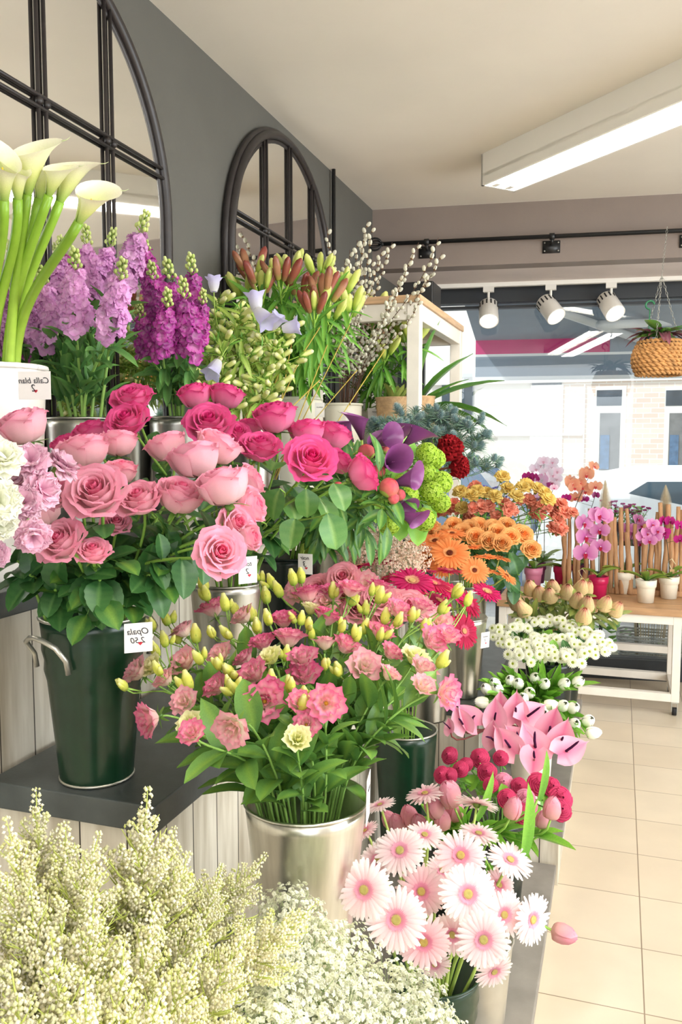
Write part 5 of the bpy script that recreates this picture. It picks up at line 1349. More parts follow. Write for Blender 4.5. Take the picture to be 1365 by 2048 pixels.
# ---- celosia
R = [(893, 905, 2.6, fc(.5, .6, .5), .062), (795, 900, 2.5, fc(.1, .8, .5), .050), (907, 935, 2.66, fc(.9, .1, .4), .055)]
LB = labels(R, 'crimson cockscomb', 'behind the lime guelder roses')
for i, (px, py, D, f, s) in enumerate(R):
    stem(b, ad(px, py, D), f, LB[i], 'cockscomb', 'crimson cockscombs', 'cockscomb', [('celosia_crest', 'crest', s, [])], r=.004, scol=hx('#7d4a35'))
# ---- sea holly
b = BK['eryng']
R = [(x + uni(-8, 8), y + uni(-6, 6), uni(2.85, 3.25)) for x, y in ((770, 860), (800, 850), (830, 845), (860, 830), (885, 838), (905, 825), (930, 845), (950, 850), (968, 870), (960, 895), (930, 890), (900, 870), (870, 870), (835, 875), (910, 920), (940, 915), (800, 872), (995, 925), (945, 935))]
LB = labels(R, 'grey blue sea holly stem', 'in front of the white shelf', {17: 'stray sea holly stem reaching right over the street view'})
for i, (px, py, D) in enumerate(R):
    H = ad(px, py, D); f = outward(b, H, 1.0, .3)
    def ex(m, root, B, pts):
        e = pts[-1]
        for k in range(8):
            a = k * 2.4 + i; d = (Vector((math.cos(a), math.sin(a), uni(.3, 1.2)))).normalized(); p, _ = at_path(pts, uni(.78, .95)); q = p + d * uni(.03, .065)
            m.tube([p - B, q - B], .0014, n=4, col=hx('#6a8878')); link('thistle_head', T['thistle_head'], root, frame(d + Vector((0, 0, .5)), p=q - B, s=uni(.028, .038)))
    stem(b, H, f, LB[i], 'sea holly', 'sea holly stems', 'sea_holly', [('thistle_head', 'thistle_head', .034, [])], r=.002, scol=hx('#64806a'), extra=ex, leaves=[((['lily_leaf0'], 4, .7, .97, .035), {})])

# ---- lisianthus
b = BK['lis']
FL = zc((240, 1140), 1.95, [(365, 155, 56), (255, 365, 56), (70, 400, 54), (120, 580, 64, fc(-.7, -.1, .6)), (255, 515, 50), (285, 640, 44), (445, 612, 68, fc(-.3, -.25, .9)), (565, 512, 72, fc(.0, .2, .95)), (805, 520, 68, fc(.1, .3, .9)), (728, 605, 50),
      (660, 272, 60), (805, 190, 56), (880, 300, 52), (950, 380, 60, fc(.2, .5, .8)), (720, 415, 62), (525, 410, 60), (380, 460, 50), (715, 350, 56), (640, 200, 50), (735, 100, 54), (1015, 250, 50), (1055, 325, 44), (1180, 390, 50), (1215, 280, 56),
      (1275, 262, 50), (1180, 455, 46), (1270, 480, 60, fc(.6, .1, .7)), (395, 335, 48), (485, 185, 46), (830, 95, 54), (900, 80, 50), (1010, 75, 50), (1085, 160, 50), (1170, 150, 46), (560, 290, 48), (800, 290, 44), (490, 350, 44), (590, 470, 40), (700, 520, 40), (180, 430, 44), (1050, 410, 36), (250, 240, 44)])
BU = zc((240, 1140), 1.95, [(330, 75), (130, 235), (180, 290), (235, 275), (25, 455), (160, 400), (300, 275), (320, 355), (390, 375), (440, 405), (430, 255), (520, 190), (455, 165), (585, 205), (630, 95), (575, 120), (735, 220), (680, 50), (645, 345), (665, 470), (720, 485),
      (710, 540), (800, 375), (900, 130), (960, 165), (945, 240), (1075, 210), (1135, 190), (1245, 160), (1300, 100), (1240, 370), (435, 465), (190, 205), (705, 205), (830, 100), (1005, 120), (555, 40), (600, 60), (710, 40), (860, 230), (920, 270), (365, 250), (345, 110),
      (275, 460), (590, 455), (1010, 265), (860, 400), (1180, 230), (1350, 130), (460, 470), (415, 150), (150, 330), (540, 240), (1030, 200), (980, 90), (750, 260)])
PL = zc((240, 1140), 1.95, [(130, 380, 46), (590, 345, 48), (1150, 345, 52), (275, 605, 42), (693, 662, 32), (745, 155, 38)])
ALL = [(q[0], q[1], q[2] / 1.95 if len(q) < 5 else q[2] / 1.95, q[3] if len(q) > 3 else None, 'p') for q in FL] + [(q[0], q[1], q[2] / 1.95, None, 'c') for q in PL]
use = {i: [] for i in range(len(ALL))}
for q in BU:
    i = min(range(len(ALL)), key=lambda i: (ALL[i][0] - q[0]) ** 2 + (ALL[i][1] - q[1]) ** 2 + 900 * len(use[i])); use[i].append(q)
own = {3: 'pink lisianthus with its back turned, drooping furthest left over the dark step', 7: 'wide open pink lisianthus facing the viewer above the bucket, left of centre', 8: 'wide open pink lisianthus facing the viewer, right of centre above the bucket', 6: 'pink lisianthus with a long cream throat facing down left, low in the bunch', 0: 'pink lisianthus alone at the top left below the pale rose leaves', 26: 'pink lisianthus lowest at the far right beside the silver gerbera bucket',
       len(FL) + 1: 'cream yellow lisianthus in the middle of the pink ones', len(FL) + 2: 'big cream yellow lisianthus at the right of the bunch', len(FL): 'cream lisianthus by the price card at the left', len(FL) + 3: 'small cream lisianthus low on the left', len(FL) + 4: 'small yellow lisianthus hanging lowest over the leaves', len(FL) + 5: 'cream lisianthus among buds at the top'}
pk = labels([a for a in ALL if a[4] == 'p'], 'pink edged lisianthus', 'in the silver bucket', {k: v for k, v in own.items() if k < len(FL)})
LB = pk + [own[len(FL) + i] for i in range(len(PL))]
def lisD(py): return lin(py, 1160, 1490, 1.72, 1.20)
for i, (px, py, s, f, kd) in enumerate(ALL):
    D = lisD(py) + uni(-.04, .04); H = ad(px, py, D); f = f or (outward(b, H, .6, .8, .8) + Vector((uni(-.25, .25), uni(-.25, .25), uni(-.1, .25)))).normalized(); sz = s * D / FPX / 2 * 1.95 * .98 * (1.0)
    sz = max(.020, min(.038, sz * 1.12))
    def ex(m, root, B, pts):
        for q in use[i]:
            d_ = lisD(q[1]) + uni(-.03, .03); Q = ad(q[0], q[1] + 6, d_); p, T_ = at_path(pts, .72 + .1 * rnd()); fd = (Q - p).normalized() + Vector((0, 0, .8))
            c = bez((p, p + T_ * .04, Q - fd.normalized() * .03, Q), 5); m.tube([x - B for x in c], .0015, .0013, n=4, col=hx('#8fb452'))
            link('bud', T['lisianthus_bud'], root, frame(fd, p=Q - B, s=uni(.026, .036)))
            for _ in range(random.choice((1, 1, 2))):
                d2 = (fd.normalized() + Vector((uni(-.6, .6), uni(-.6, .6), 0))).normalized(); q2 = Q + d2 * .016 - fd.normalized() * .010
                m.tube([p - B + (Q - p) * .7, q2 - B], .0011, n=4, col=hx('#8fb452')); link('bud', T['lisianthus_bud'], root, frame(d2, p=q2 - B, s=uni(.017, .027)))
    stem(b, H - f * sz * .5, f, LB[i], 'lisianthus', 'lisianthus in the silver bucket', 'lisianthus', [('cream_lisianthus' if kd == 'c' else random.choice(['pink_lisianthus', 'pink_lisianthus', 'pink_lisianthus2', 'pale_lisianthus']), 'blossom', sz, [('calyx', 'calyx')])],
         r=.0022, scol=hx('#86ae55'), extra=ex, bend=.2, leaves=[((['grey_leaf0', 'grey_leaf1', 'grey_leaf2'], 8, .14, .72, .08), dict(elev=(.5, 2.2), zmin=.86))])
# ---- pale pink double flowers behind
b = BK['spray']
R = [(x, y, uni(1.95, 2.15)) for x, y in ((600, 1195), (640, 1188), (672, 1178), (700, 1200), (735, 1180), (760, 1205), (790, 1215), (820, 1220), (655, 1215), (720, 1225), (845, 1232), (775, 1240), (875, 1250), (690, 1165))]
LB = labels(R, 'light pink double lisianthus', 'behind the silver bucket')
for i, (px, py, D) in enumerate(R):
    H = ad(px, py, D); f = outward(b, H, 1, .3)
    stem(b, H, f, LB[i], 'lisianthus', 'light pink flowers behind the lisianthus', 'lisianthus', [('pink_spray_rose' if i % 2 else 'pale_lisianthus', 'blossom', .034, [('calyx', 'calyx')])], r=.0025, leaves=[((['grey_leaf0', 'grey_leaf1'], 4, .5, .9, .06), {})])
# ---- pink dried gypsophila
b = dict(BK['viburnum']); b.update(x=-.66, y=2.55, z0=.85)
bucket('wax', 'metal_bucket', 'grey metal bucket of pink gypsophila at the edge of the middle step', (-.62, 2.85), .47, .34, .075, .06, 'zinc')
b = BK['wax']
R = [(720, 1110, 2.55), (755, 1085, 2.6), (790, 1095, 2.6), (735, 1075, 2.7), (810, 1130, 2.55), (770, 1130, 2.5), (825, 1105, 2.65), (700, 1090, 2.62)]
LB = labels(R, 'salmon pink gypsophila spray', 'left of orange gerberas')
for i, (px, py, D) in enumerate(R):
    H = ad(px, py, D); f = outward(b, H, 1, .2)
    stem(b, H - f * .05, f, LB[i], 'gypsophila', 'salmon pink gypsophila', 'gypsophila_spray', [('wax_stems0', 'twigs', 1.0, [])], r=.002)
    tag(link('blossom_cloud', T['wax0'], LASTB[1], frame(f, p=H - f * .05 - Vector(LASTB[0]), roll=rnd() * 6)), kind='stuff')

# ---- gerberas
def gerbs(b, R, tps, what, where, grp, own=None, r=.0032, k=1.0):
    LB = labels(R, what, where, own)
    for i, (px, py, s, f, D) in enumerate(R):
        H = ad(px, py, D); sz = s * D / FPX / 2 * k
        stem(b, H - f * sz * .08, f, LB[i], 'gerbera', grp, 'gerbera', [(tps[i % len(tps)], 'gerbera_head', sz, [('gerbera_calyx', 'calyx')])], r=r, scol=hx('#a9c062'), bend=.3)
R = [(825, 1160, 92, fc(.1, .85, .5), 2.35), (790, 1152, 60, fc(-.1, .95, .1), 2.45), (765, 1120, 62, fc(.1, .97, .2), 2.55), (720, 1130, 64, fc(-.2, .95, .0), 2.5), (665, 1150, 80, fc(-.35, .9, -.1), 2.3), (870, 1165, 80, fc(.3, .9, .3), 2.4), (900, 1180, 74, fc(.3, .85, .35), 2.45),
     (820, 1190, 70, fc(.0, .8, .5), 2.3), (940, 1205, 70, fc(.7, .6, .5), 2.6), (975, 1182, 66, fc(.3, .85, .4), 2.75), (930, 1262, 76, fc(.6, .3, .8), 2.35), (900, 1140, 56, fc(.1, .95, .1), 2.5), (880, 1200, 60, fc(.4, .8, .3), 2.5), (760, 1165, 60, fc(-.2, .95, .1), 2.4), (912, 1245, 56, fc(-.2, .6, .3), 2.45), (850, 1140, 56, fc(.1, 1, 0), 2.6)]
gerbs(BK['fuchsia'], R, ['fuchsia_gerbera', 'crimson_gerbera', 'crimson_gerbera'], 'fuchsia pink gerbera', 'above the lisianthus', 'fuchsia gerberas', {0: 'large fuchsia gerbera facing up with a pale eye, centre of the group', 10: 'fuchsia gerbera drooping low over the silver bucket', 9: 'fuchsia gerbera furthest right on long straight stems', 4: 'crimson gerbera furthest left beside the noir card'}, .0028)
R = [(900, 1105, 86, fc(-.1, .7, .7), 2.8), (950, 1140, 64, fc(.1, .5, .85), 2.8), (870, 1080, 70, fc(-.2, .8, .4), 2.9), (940, 1092, 56, fc(0, .97, .1), 2.95), (970, 1112, 50, fc(.0, .97, .1), 2.9), (1000, 1115, 50, fc(.2, .95, .1), 2.95), (980, 1140, 52, fc(.3, .9, .1), 2.85), (1015, 1150, 54, fc(.6, .7, .3), 2.85), (850, 1055, 60, fc(-.2, .9, .2), 3.0), (905, 1065, 60, fc(0, .9, .3), 3.0), (860, 1115, 60, fc(-.2, .7, .5), 2.9), (885, 1130, 60, fc(0, .6, .7), 2.85), (835, 1080, 54, fc(-.3, .85, .3), 3.05)]
gerbs(BK['orange'], R, ['orange_gerbera'], 'orange gerbera', 'behind the fuchsia gerberas', 'orange gerberas', {0: 'large orange gerbera with a dark eye behind the fuchsia ones', 1: 'orange gerbera facing the viewer with a small dark eye, low right of centre', 7: 'orange gerbera furthest right, seen from below'})
R = [(728, 1780, 122, fc(-.25, .25, .95), 1.34), (793, 1840, 130, fc(-.1, .25, .95), 1.46), (848, 1885, 112, fc(0, .1, 1), 1.50), (937, 1788, 120, fc(.05, .3, .95), 1.50), (968, 1880, 116, fc(.05, .15, 1), 1.44), (800, 1700, 108, fc(-.15, .75, .6), 1.62), (922, 1710, 108, fc(.0, .7, .7), 1.60), (1022, 1718, 96, fc(.25, .85, .4), 1.68),
     (1010, 1830, 96, fc(.3, .2, .9), 1.56), (1068, 1840, 104, fc(.6, .05, .8), 1.56), (843, 1783, 104, fc(-.05, .3, .9), 1.62), (905, 1870, 90, fc(-.3, 0, .9), 1.56), (990, 1945, 86, fc(.3, -.35, .85), 1.52), (955, 1605, 92, fc(.2, .8, -.45), 1.85), (850, 1585, 84, fc(-.2, .9, .05), 1.90), (958, 1665, 86, fc(.1, .96, .1), 1.76), (850, 1668, 84, fc(0, .9, .3), 1.72),
     (760, 1608, 66, fc(-.3, .92, 0), 1.9), (730, 1660, 60, fc(-.5, .8, .1), 1.8), (885, 1740, 70, fc(.1, .6, .6), 1.68), (870, 1930, 70, fc(-.1, -.2, .9), 1.58), (755, 1720, 80, fc(-.3, .6, .6), 1.68), (1000, 1770, 70, fc(.3, .5, .7), 1.70)]
gerbs(BK['gerb'], R, ['pink_gerbera', 'pink_gerbera', 'pink_gerbera2', 'pink_gerbera'], 'pale pink gerbera', 'on the lowest plinth', 'pale pink gerberas', {0: 'pale pink gerbera furthest left, touching the silver bucket, facing the viewer', 1: 'widest pale pink gerbera, facing the viewer left of centre', 4: 'pale pink gerbera low in the centre, facing the viewer above the green bucket', 3: 'pale pink gerbera in the middle of the bunch facing the viewer', 9: 'pale pink gerbera furthest right, beside the fallen pink tulip', 12: 'pale pink gerbera drooping lowest at the right of the bucket', 13: 'pale gerbera seen from behind with a green calyx, highest right', 14: 'pale gerbera edge on above the pink tulips, highest left'}, .0036, 1.0)
# ---- orange roses
b = BK['orange']
R = zc((780, 760), 2.333, [(200, 705, 26), (300, 690, 30), (375, 700, 26), (410, 690, 26), (480, 700, 30), (540, 690, 28), (600, 725, 30), (460, 760, 28), (520, 770, 30), (560, 740, 26), (400, 740, 24), (620, 730, 26), (655, 800, 28), (500, 720, 26), (340, 720, 26), (250, 730, 26)])
LB = labels(R, 'apricot orange rose', 'behind the orange gerberas', {12: 'apricot orange rose lowest and furthest right, above the protea leaves', 0: 'apricot orange rose furthest left by the guelder rose'})
for i, (px, py, s) in enumerate(R):
    D = lin(py, 1050, 1110, 3.15, 2.9); H = ad(px, py, D); f = outward(b, H, .8, .4)
    stem(b, H, f, LB[i], 'rose', 'apricot orange roses', 'rose', [('orange_rose', 'rose_bloom', .030, [('calyx', 'calyx')])], leaves=[((['rose_leaf0', 'rose_leaf1', 'rose_leaf2'], 7, .35, .92, .06), {})])
for i, (px, py, D) in enumerate([(1020, 1110, 3.0), (1040, 1150, 2.95), (1050, 1100, 3.05), (1045, 1185, 2.95)]):
    H = ad(px, py, D)
    stem(b, H, outward(b, H, .2, .3), ['leafy rose shoot under the rightmost apricot roses', 'leafy rose shoot hanging low before the proteas, above the last one', 'leafy rose shoot furthest right below the coral carnations', 'lowest leafy rose shoot hanging in front of the proteas'][i], 'rose foliage', 'orange rose foliage', 'rose_foliage', [], leaves=[((['rose_leaf0', 'rose_leaf1', 'rose_leaf2'], 10, .4, 1, .07), {})])
# ---- yellow and coral carnations
b = BK['carn']
R = zc((780, 760), 2.333, [(525, 455), (330, 525), (410, 520), (450, 530), (550, 510), (590, 545), (640, 490), (690, 510), (720, 530), (340, 600), (620, 505), (490, 545), (380, 540), (740, 560)])
LB = labels(R, 'golden yellow spray carnation', 'above the apricot roses', {0: 'golden yellow spray carnation standing highest, by the sea holly'})
for i, (px, py) in enumerate(R):
    H = ad(px, py, uni(3.35, 3.6)); f = outward(b, H, 1.2, .15)
    stem(b, H, f, LB[i], 'carnation', 'yellow spray carnations', 'spray_carnation', [('yellow_carnation', 'carnation_bloom', .038, [('carnation_calyx', 'calyx')])], r=.0016, scol=hx('#6f8f48'), leaves=[((['lily_leaf0'], 4, .5, .9, .05), {})])
R = zc((780, 760), 2.333, [(260, 610), (400, 500), (380, 640), (430, 600), (500, 640), (540, 580), (670, 590), (700, 620), (750, 590), (780, 620), (800, 580), (790, 670), (760, 690), (650, 560), (730, 570), (820, 620), (300, 580), (460, 590), (560, 600)])
LB = labels(R, 'coral orange spray carnation', 'around the yellow carnations', {})
for i, (px, py) in enumerate(R):
    H = ad(px, py, uni(3.35, 3.65)); f = outward(b, H, 1.1, .3)
    def ex(m, root, B, pts):
        for k in range(2):
            p, T_ = at_path(pts, .86); q = pts[-1] + Vector((uni(-.04, .04), uni(-.03, .03), uni(-.035, .01))); m.tube([p - B, q - B], .001, n=4, col=hx('#6f8f48'))
            o = link('carnation_bloom', T['coral_carnation'], root, frame(f, p=q - B, s=.027, roll=rnd() * 6)); link('calyx', T['carnation_calyx'], o)
    stem(b, H, f, LB[i], 'carnation', 'coral spray carnations', 'spray_carnation', [('coral_carnation', 'carnation_bloom', .036, [('carnation_calyx', 'calyx')])], r=.0016, scol=hx('#6f8f48'), extra=ex, leaves=[((['lily_leaf0'], 4, .5, .9, .05), {})])

# ---- white santini
b = BK['chrys']
R = [(x, y, uni(2.95, 3.35)) for x, y in ((1010, 1255), (1040, 1250), (1070, 1245), (1100, 1235), (1125, 1240), (1150, 1258), (1180, 1265), (1205, 1285), (1020, 1285), (1055, 1285), (1090, 1275), (1125, 1275), (1160, 1290), (1190, 1300), (1000, 1265), (1040, 1310), (1080, 1300), (1110, 1305), (1145, 1310))]
LB = labels(R, 'white santini chrysanthemum stem', 'in front of the proteas')
for i, (px, py, D) in enumerate(R):
    D = lin(py, 1235, 1310, 3.4, 3.0); H = ad(px, py, D); f = outward(b, H, .8, .5)
    def ex(m, root, B, pts):
        for k in range(8):
            a = k * 2.4; q = pts[-1] + Vector((math.cos(a) * .04, math.sin(a) * .04, uni(-.025, .01))); p, _ = at_path(pts, .82); d = (q - p).normalized() + f * .8
            m.tube([p - B, q - B], .001, n=4, col=hx('#5c7c3c')); link('flower_head', T['santini_head'], root, frame(d, p=q - B, s=uni(.017, .025), roll=rnd() * 6))
    stem(b, H, f, LB[i], 'chrysanthemum', 'white santini', 'santini_chrysanthemum', [('santini_head', 'flower_head', .021, [])], r=.002, scol=hx('#5c7c3c'), extra=ex, leaves=[((['bright_leaf0', 'grey_leaf0', 'rose_leaf0'], 6, .4, .85, .045), {})])
# ---- proteas
b = BK['protea']
R = zc((860, 1120), 2.703, [(595, 180, 3.55), (665, 145, 3.6), (650, 190, 3.5), (745, 170, 3.5), (820, 145, 3.6), (800, 215, 3.4), (850, 235, 3.35), (835, 300, 3.25), (950, 235, 3.5), (1010, 265, 3.55), (850, 150, 3.65), (505, 265, 3.4), (545, 150, 3.6), (450, 190, 3.6), (470, 230, 3.55)])
LB = labels(R, 'cream pink protea bloom', 'above the white chrysanthemums', {7: 'cream protea standing lowest, right above the chrysanthemums', 9: 'cream pink protea furthest right by the wooden trolley', 11: 'cream protea leaning left, low beside the grey bucket'})
for i, (px, py, D) in enumerate(R):
    H = ad(px, py, D); f = (outward(b, H, 1.3, .15) + (fc(-.5, .5, 0) if i == 11 else Vector())).normalized()
    stem(b, H - f * .035, f, LB[i], 'protea', 'cream proteas', 'protea', [('protea_bloom', 'protea_head', .068, [])], r=.004, scol=hx('#9a8f58'), leaves=[((['protea_leaf0', 'protea_leaf1', 'protea_leaf2'], 12, .5, 1.0, .085), dict(elev=(.6, 2.2)))])
# ---- white tulips
b = BK['tulW']
R = zc((860, 1120), 2.703, [(310, 700), (290, 770), (380, 780), (440, 655), (480, 670), (570, 640), (620, 670), (725, 670), (505, 750), (645, 785), (600, 810), (720, 790), (775, 800), (780, 890), (855, 870), (875, 935), (620, 840), (355, 670), (370, 700), (800, 660), (540, 720)])
LB = labels(R, 'white tulip', 'above the anthuriums', {15: 'white tulip hanging lowest and furthest right over the floor tiles', 7: 'white tulip standing tall at the right of the bunch', 0: 'white tulip furthest left beside the silver bucket'})
for i, (px, py) in enumerate(R):
    D = lin(py, 1350, 1470, 3.05, 2.75); H = ad(px, py, D); f = outward(b, H, .9, .1, 1.2) if i not in (1, 9, 15) else fc([-.9, .9, 1][(1, 9, 15).index(i)], .15, .2)
    stem(b, H - f * .02, f, LB[i], 'tulip', 'white tulips', 'tulip', [('white_tulip', 'tulip_bloom', .052, [])], r=.003, scol=hx('#9ac75a'), leaves=[((['tulip_leaf0', 'tulip_leaf1', 'tulip_leaf2'], 7, .35, .85, .13), dict(elev=(1.6, 4.5)))])
# ---- pink tulips
b = BK['tulP']
R = [(995, 1615, 48, fc(.1, .97, .1), 1.85), (900, 1590, 50, fc(-.35, .9, .1), 1.90), (868, 1615, 44, fc(-.5, .8, .1), 1.92), (820, 1635, 44, fc(-.3, .9, 0), 1.98), (840, 1650, 40, fc(-.3, .9, .1), 1.95), (797, 1650, 40, fc(-.4, .9, 0), 1.98), (910, 1620, 44, fc(.1, .9, .2), 1.95), (1027, 1617, 42, fc(.3, .93, .1), 1.88), (1105, 1617, 42, fc(.15, .97, 0), 1.9), (1128, 1868, 46, fc(.95, -.25, .15), 1.62), (905, 1585, 40, fc(-.1, 1, -.2), 2.02), (780, 1640, 36, fc(-.5, .8, 0), 2.02), (1085, 1640, 32, fc(.2, .9, -.2), 1.95)]
R[0] = (885, 1640, 40, fc(-.1, .9, .1), 1.92)
LB = labels(R, 'pink tulip', 'behind the pale gerberas', {9: 'pink tulip fallen out to the right, lying beyond the gerberas above the floor', 8: 'closed pink tulip furthest right in front of the dark ranunculus', 7: 'pink tulip standing upright below the anthuriums, second from the right'})
for i, (px, py, s, f, D) in enumerate(R):
    H = ad(px, py, D); sz = s * D / FPX * 1.1
    stem(b, H - f * sz * .5, f, LB[i], 'tulip', 'pink tulips', 'tulip', [('pink_tulip', 'tulip_bloom', sz, [])], r=.0032, scol=hx('#9ac75a'), bend=.3, leaves=[((['tulip_leaf0', 'tulip_leaf1', 'tulip_leaf2'], 4, .3, .75, .12), dict(elev=(2.2, 4.5)))])
for (px, py, D, f, L, lb) in ((1040, 1720, 1.72, fc(.12, 1, .0), .18, 'broad tulip leaf standing up at the right of the gerberas'), (1075, 1600, 1.9, fc(.2, 1, 0), .13, 'slim tulip leaf beside the rightmost closed tulip'), (950, 1640, 1.85, fc(.35, .9, 0), .13, 'tulip leaf left of the upright pink tulip')):
    H = ad(px, py, D); B, pts = stem_path(b, H, f); rt0 = empty('tulip_leaf', B, lb, 'tulip leaf', 'loose tulip leaves'); m = MB(); m.tube([p - B for p in pts], .003, col=hx('#9ac75a')); link('stem', m.mesh('stem', 'stem'), rt0)
    link('leaf', T['tulip_leaf0'], rt0, frame(f, fc(.5, .1, .8), p=H - B, s=L * .9))
# ---- anthuriums
b = BK['anth']
R = zc((700, 1350), 2.844, [(570, 300, 30, fc(-.5, .3, .3), fc(-.7, .8, 0)), (640, 270, 46, fc(-.2, .2, .8), fc(-.45, .9, 0)), (690, 250, 52, fc(.3, .2, .9), fc(-.7, .8, .1)), (825, 240, 50, fc(-.1, .2, .9), fc(.05, 1, 0)), (945, 215, 56, fc(-.2, .2, .9), fc(.05, 1, 0)), (1020, 230, 58, fc(.2, .5, .8), fc(.8, .55, 0)),
     (905, 400, 58, fc(-.2, .3, .9), fc(-.6, .8, 0)), (965, 370, 50, fc(-.1, .5, .8), fc(-.6, .8, 0)), (1050, 400, 66, fc(0, .6, .8), fc(-.2, .9, .3)), (1140, 310, 62, fc(-.3, .1, .9), fc(.3, .95, 0)), (1200, 380, 62, fc(-.2, .2, .9), fc(.3, .9, 0)), (1240, 430, 62, fc(.1, .6, .8), fc(.7, .5, .2)), (820, 360, 50, fc(-.6, 0, .7), fc(0, 1, 0)), (860, 180, 40, fc(-.3, .2, .8), fc(0, 1, -.2)), (1050, 480, 60, fc(-.1, .8, .5), fc(-.3, -.5, .8))])
LB = labels(R, 'pink anthurium with dark spadix', 'above the ranunculus', {0: 'pink anthurium furthest left, turned away and pointing up left', 4: 'pink anthurium highest in the middle with a long dark spadix', 9: 'pink anthurium with a tall point at the right of the bunch', 11: 'pink anthurium furthest right, lying open towards the floor'})
for i, (px, py, s, f, up) in enumerate(R):
    D = lin(py, 1410, 1520, 2.75, 2.50); H = ad(px, py, D); sz = s * D / FPX * .80
    B, pts = stem_path(b, H, fc(0, 1, .1), .4); rt0 = empty('anthurium', B, LB[i], 'anthurium', 'pink anthuriums'); m = MB(); m.tube([p - B for p in pts], .0032, .0026, hx('#7e3a32'), col1=hx('#9c4a48')); link('stem', m.mesh('stem', 'waxy'), rt0)
    o = link('spathe', T['anthurium_spathe'], rt0, frame(f, up, p=H - B, s=sz)); link('spadix', T['anthurium_spadix'], o)
# ---- ranunculus
b = BK['ran']
R = zc((860, 1120), 2.703, [(105, 1055, 34), (65, 1160, 34), (105, 1165, 32), (165, 1130, 32), (195, 1105, 28), (270, 1070, 38), (310, 1145, 38), (385, 1070, 30), (400, 1200, 36, 1), (485, 1220, 32), (590, 1210, 44), (660, 1225, 38), (710, 1290, 48), (710, 1350, 44), (520, 1290, 38, 1), (420, 1290, 38), (500, 1370, 40), (330, 1215, 30), (540, 1330, 32, 1), (300, 1130, 26)])
LB = labels(R, 'magenta ranunculus', 'below the anthuriums', {0: 'single magenta ranunculus standing highest on its stem at the left', 12: 'largest magenta ranunculus furthest right over the plinth edge', 5: 'magenta ranunculus in the middle under the anthurium stems'})
for i, q in enumerate(R):
    px, py, s = q[:3]; D = lin(py, 1500, 1640, 2.35, 2.0); H = ad(px, py, D); f = outward(b, H, .7, .4, 1); sz = s * D / FPX / 2 * 1.02
    stem(b, H - f * sz * .5, f, LB[i], 'ranunculus', 'ranunculus', 'ranunculus', [('ranunculus_pink' if len(q) > 3 else 'ranunculus_bloom', 'bloom', sz, [('calyx', 'calyx')])], r=.0026, scol=hx('#6e9a4a'), leaves=[((['long_leaf0', 'bright_leaf0'], 3, .5, .9, .04), {})])
# ---- astilbe, foreground
b = BK['astil']
R = [(72, 1572, .92, 0, 1.0), (296, 1570, .92, .02, 1.15), (10, 1630, .86, -.2, 1.0), (130, 1640, .88, .1, 1.05), (200, 1660, .84, .2, .9), (380, 1700, .94, .35, .9), (535, 1705, 1.0, .75, .85), (445, 1725, .95, .25, .8), (420, 1820, .86, .5, 1.0), (500, 1850, .84, .6, 1.0), (60, 1750, .78, -.1, 1.1), (190, 1780, .76, .1, 1.1), (310, 1800, .78, .2, 1.1), (-20, 1720, .78, -.4, 1.0), (100, 1860, .68, -.1, 1.1), (250, 1880, .68, .1, 1.1), (400, 1900, .74, .4, 1.0), (640, 1800, .96, 1.1, .9), (350, 1650, .97, .1, .8), (20, 1920, .64, -.2, 1.1), (170, 1950, .62, .0, 1.0), (330, 1960, .66, .3, 1.0)]
LB = labels(R, 'creamy astilbe plume', 'in the near corner', {0: 'creamy astilbe plume with the tallest narrow tip at the far left', 1: 'tall pointed astilbe plume in front of the dark step corner', 6: 'small arching astilbe plume in front of the silver bucket', 17: 'astilbe plume stretching furthest right towards the gerberas'})
for i, (px, py, D, lean, s) in enumerate(R):
    tip = ad(px, py, D); f = (Vector((0, 0, 1)) + RGT * lean + Vector((uni(-.1, .1), uni(-.1, .1), 0))).normalized(); H = tip - f * .212 * s
    r_ = stem(b, H, f, LB[i], 'astilbe', 'creamy astilbe', 'astilbe', [('astilbe_branches%d' % (i % 3), 'plume_branches', s, [])], r=.0022, scol=hx('#a0b860'), leaves=[((['rose_leaf0', 'bright_leaf1', 'compound_leaf1'], 5, .2, .95, .06), {})], bend=.4)
    tag(link('plume', T['astilbe_plume%d' % (i % 3)], r_, frame(f, p=H - r_.location, s=s, roll=i * 1.3)), kind='stuff')
# ---- white gypsophila, foreground
b = BK['gyps']
R = [(575, 1800, 1.25), (620, 1860, 1.18), (690, 1880, 1.22), (560, 1900, 1.08), (640, 1940, 1.08), (720, 1960, 1.15), (790, 1960, 1.18), (840, 1990, 1.15), (600, 2000, 1.0), (690, 2020, 1.02), (770, 2030, 1.06), (850, 2040, 1.1), (540, 1990, .98), (530, 2050, .92), (640, 2060, .98), (720, 2070, 1.0), (880, 2060, 1.16), (500, 1950, 1.05)]
LB = labels(R, 'white gypsophila spray', 'at the bottom', {0: 'white gypsophila spray rising highest, in front of the silver bucket'})
for i, (px, py, D) in enumerate(R):
    H = ad(px, py + 30, D); f = outward(b, H, 1.2, .3)
    r_ = stem(b, H - f * .03, f, LB[i], 'gypsophila', 'white gypsophila', 'gypsophila_spray', [('gyps_stems%d' % (i % 3), 'twigs', .95, [])], r=.0018, scol=hx('#8fa86a'))
    tag(link('blossom_cloud', T['gyps%d' % (i % 3)], r_, frame(f, p=H - f * .03 - r_.location, s=.95, roll=rnd() * 6)), kind='stuff')

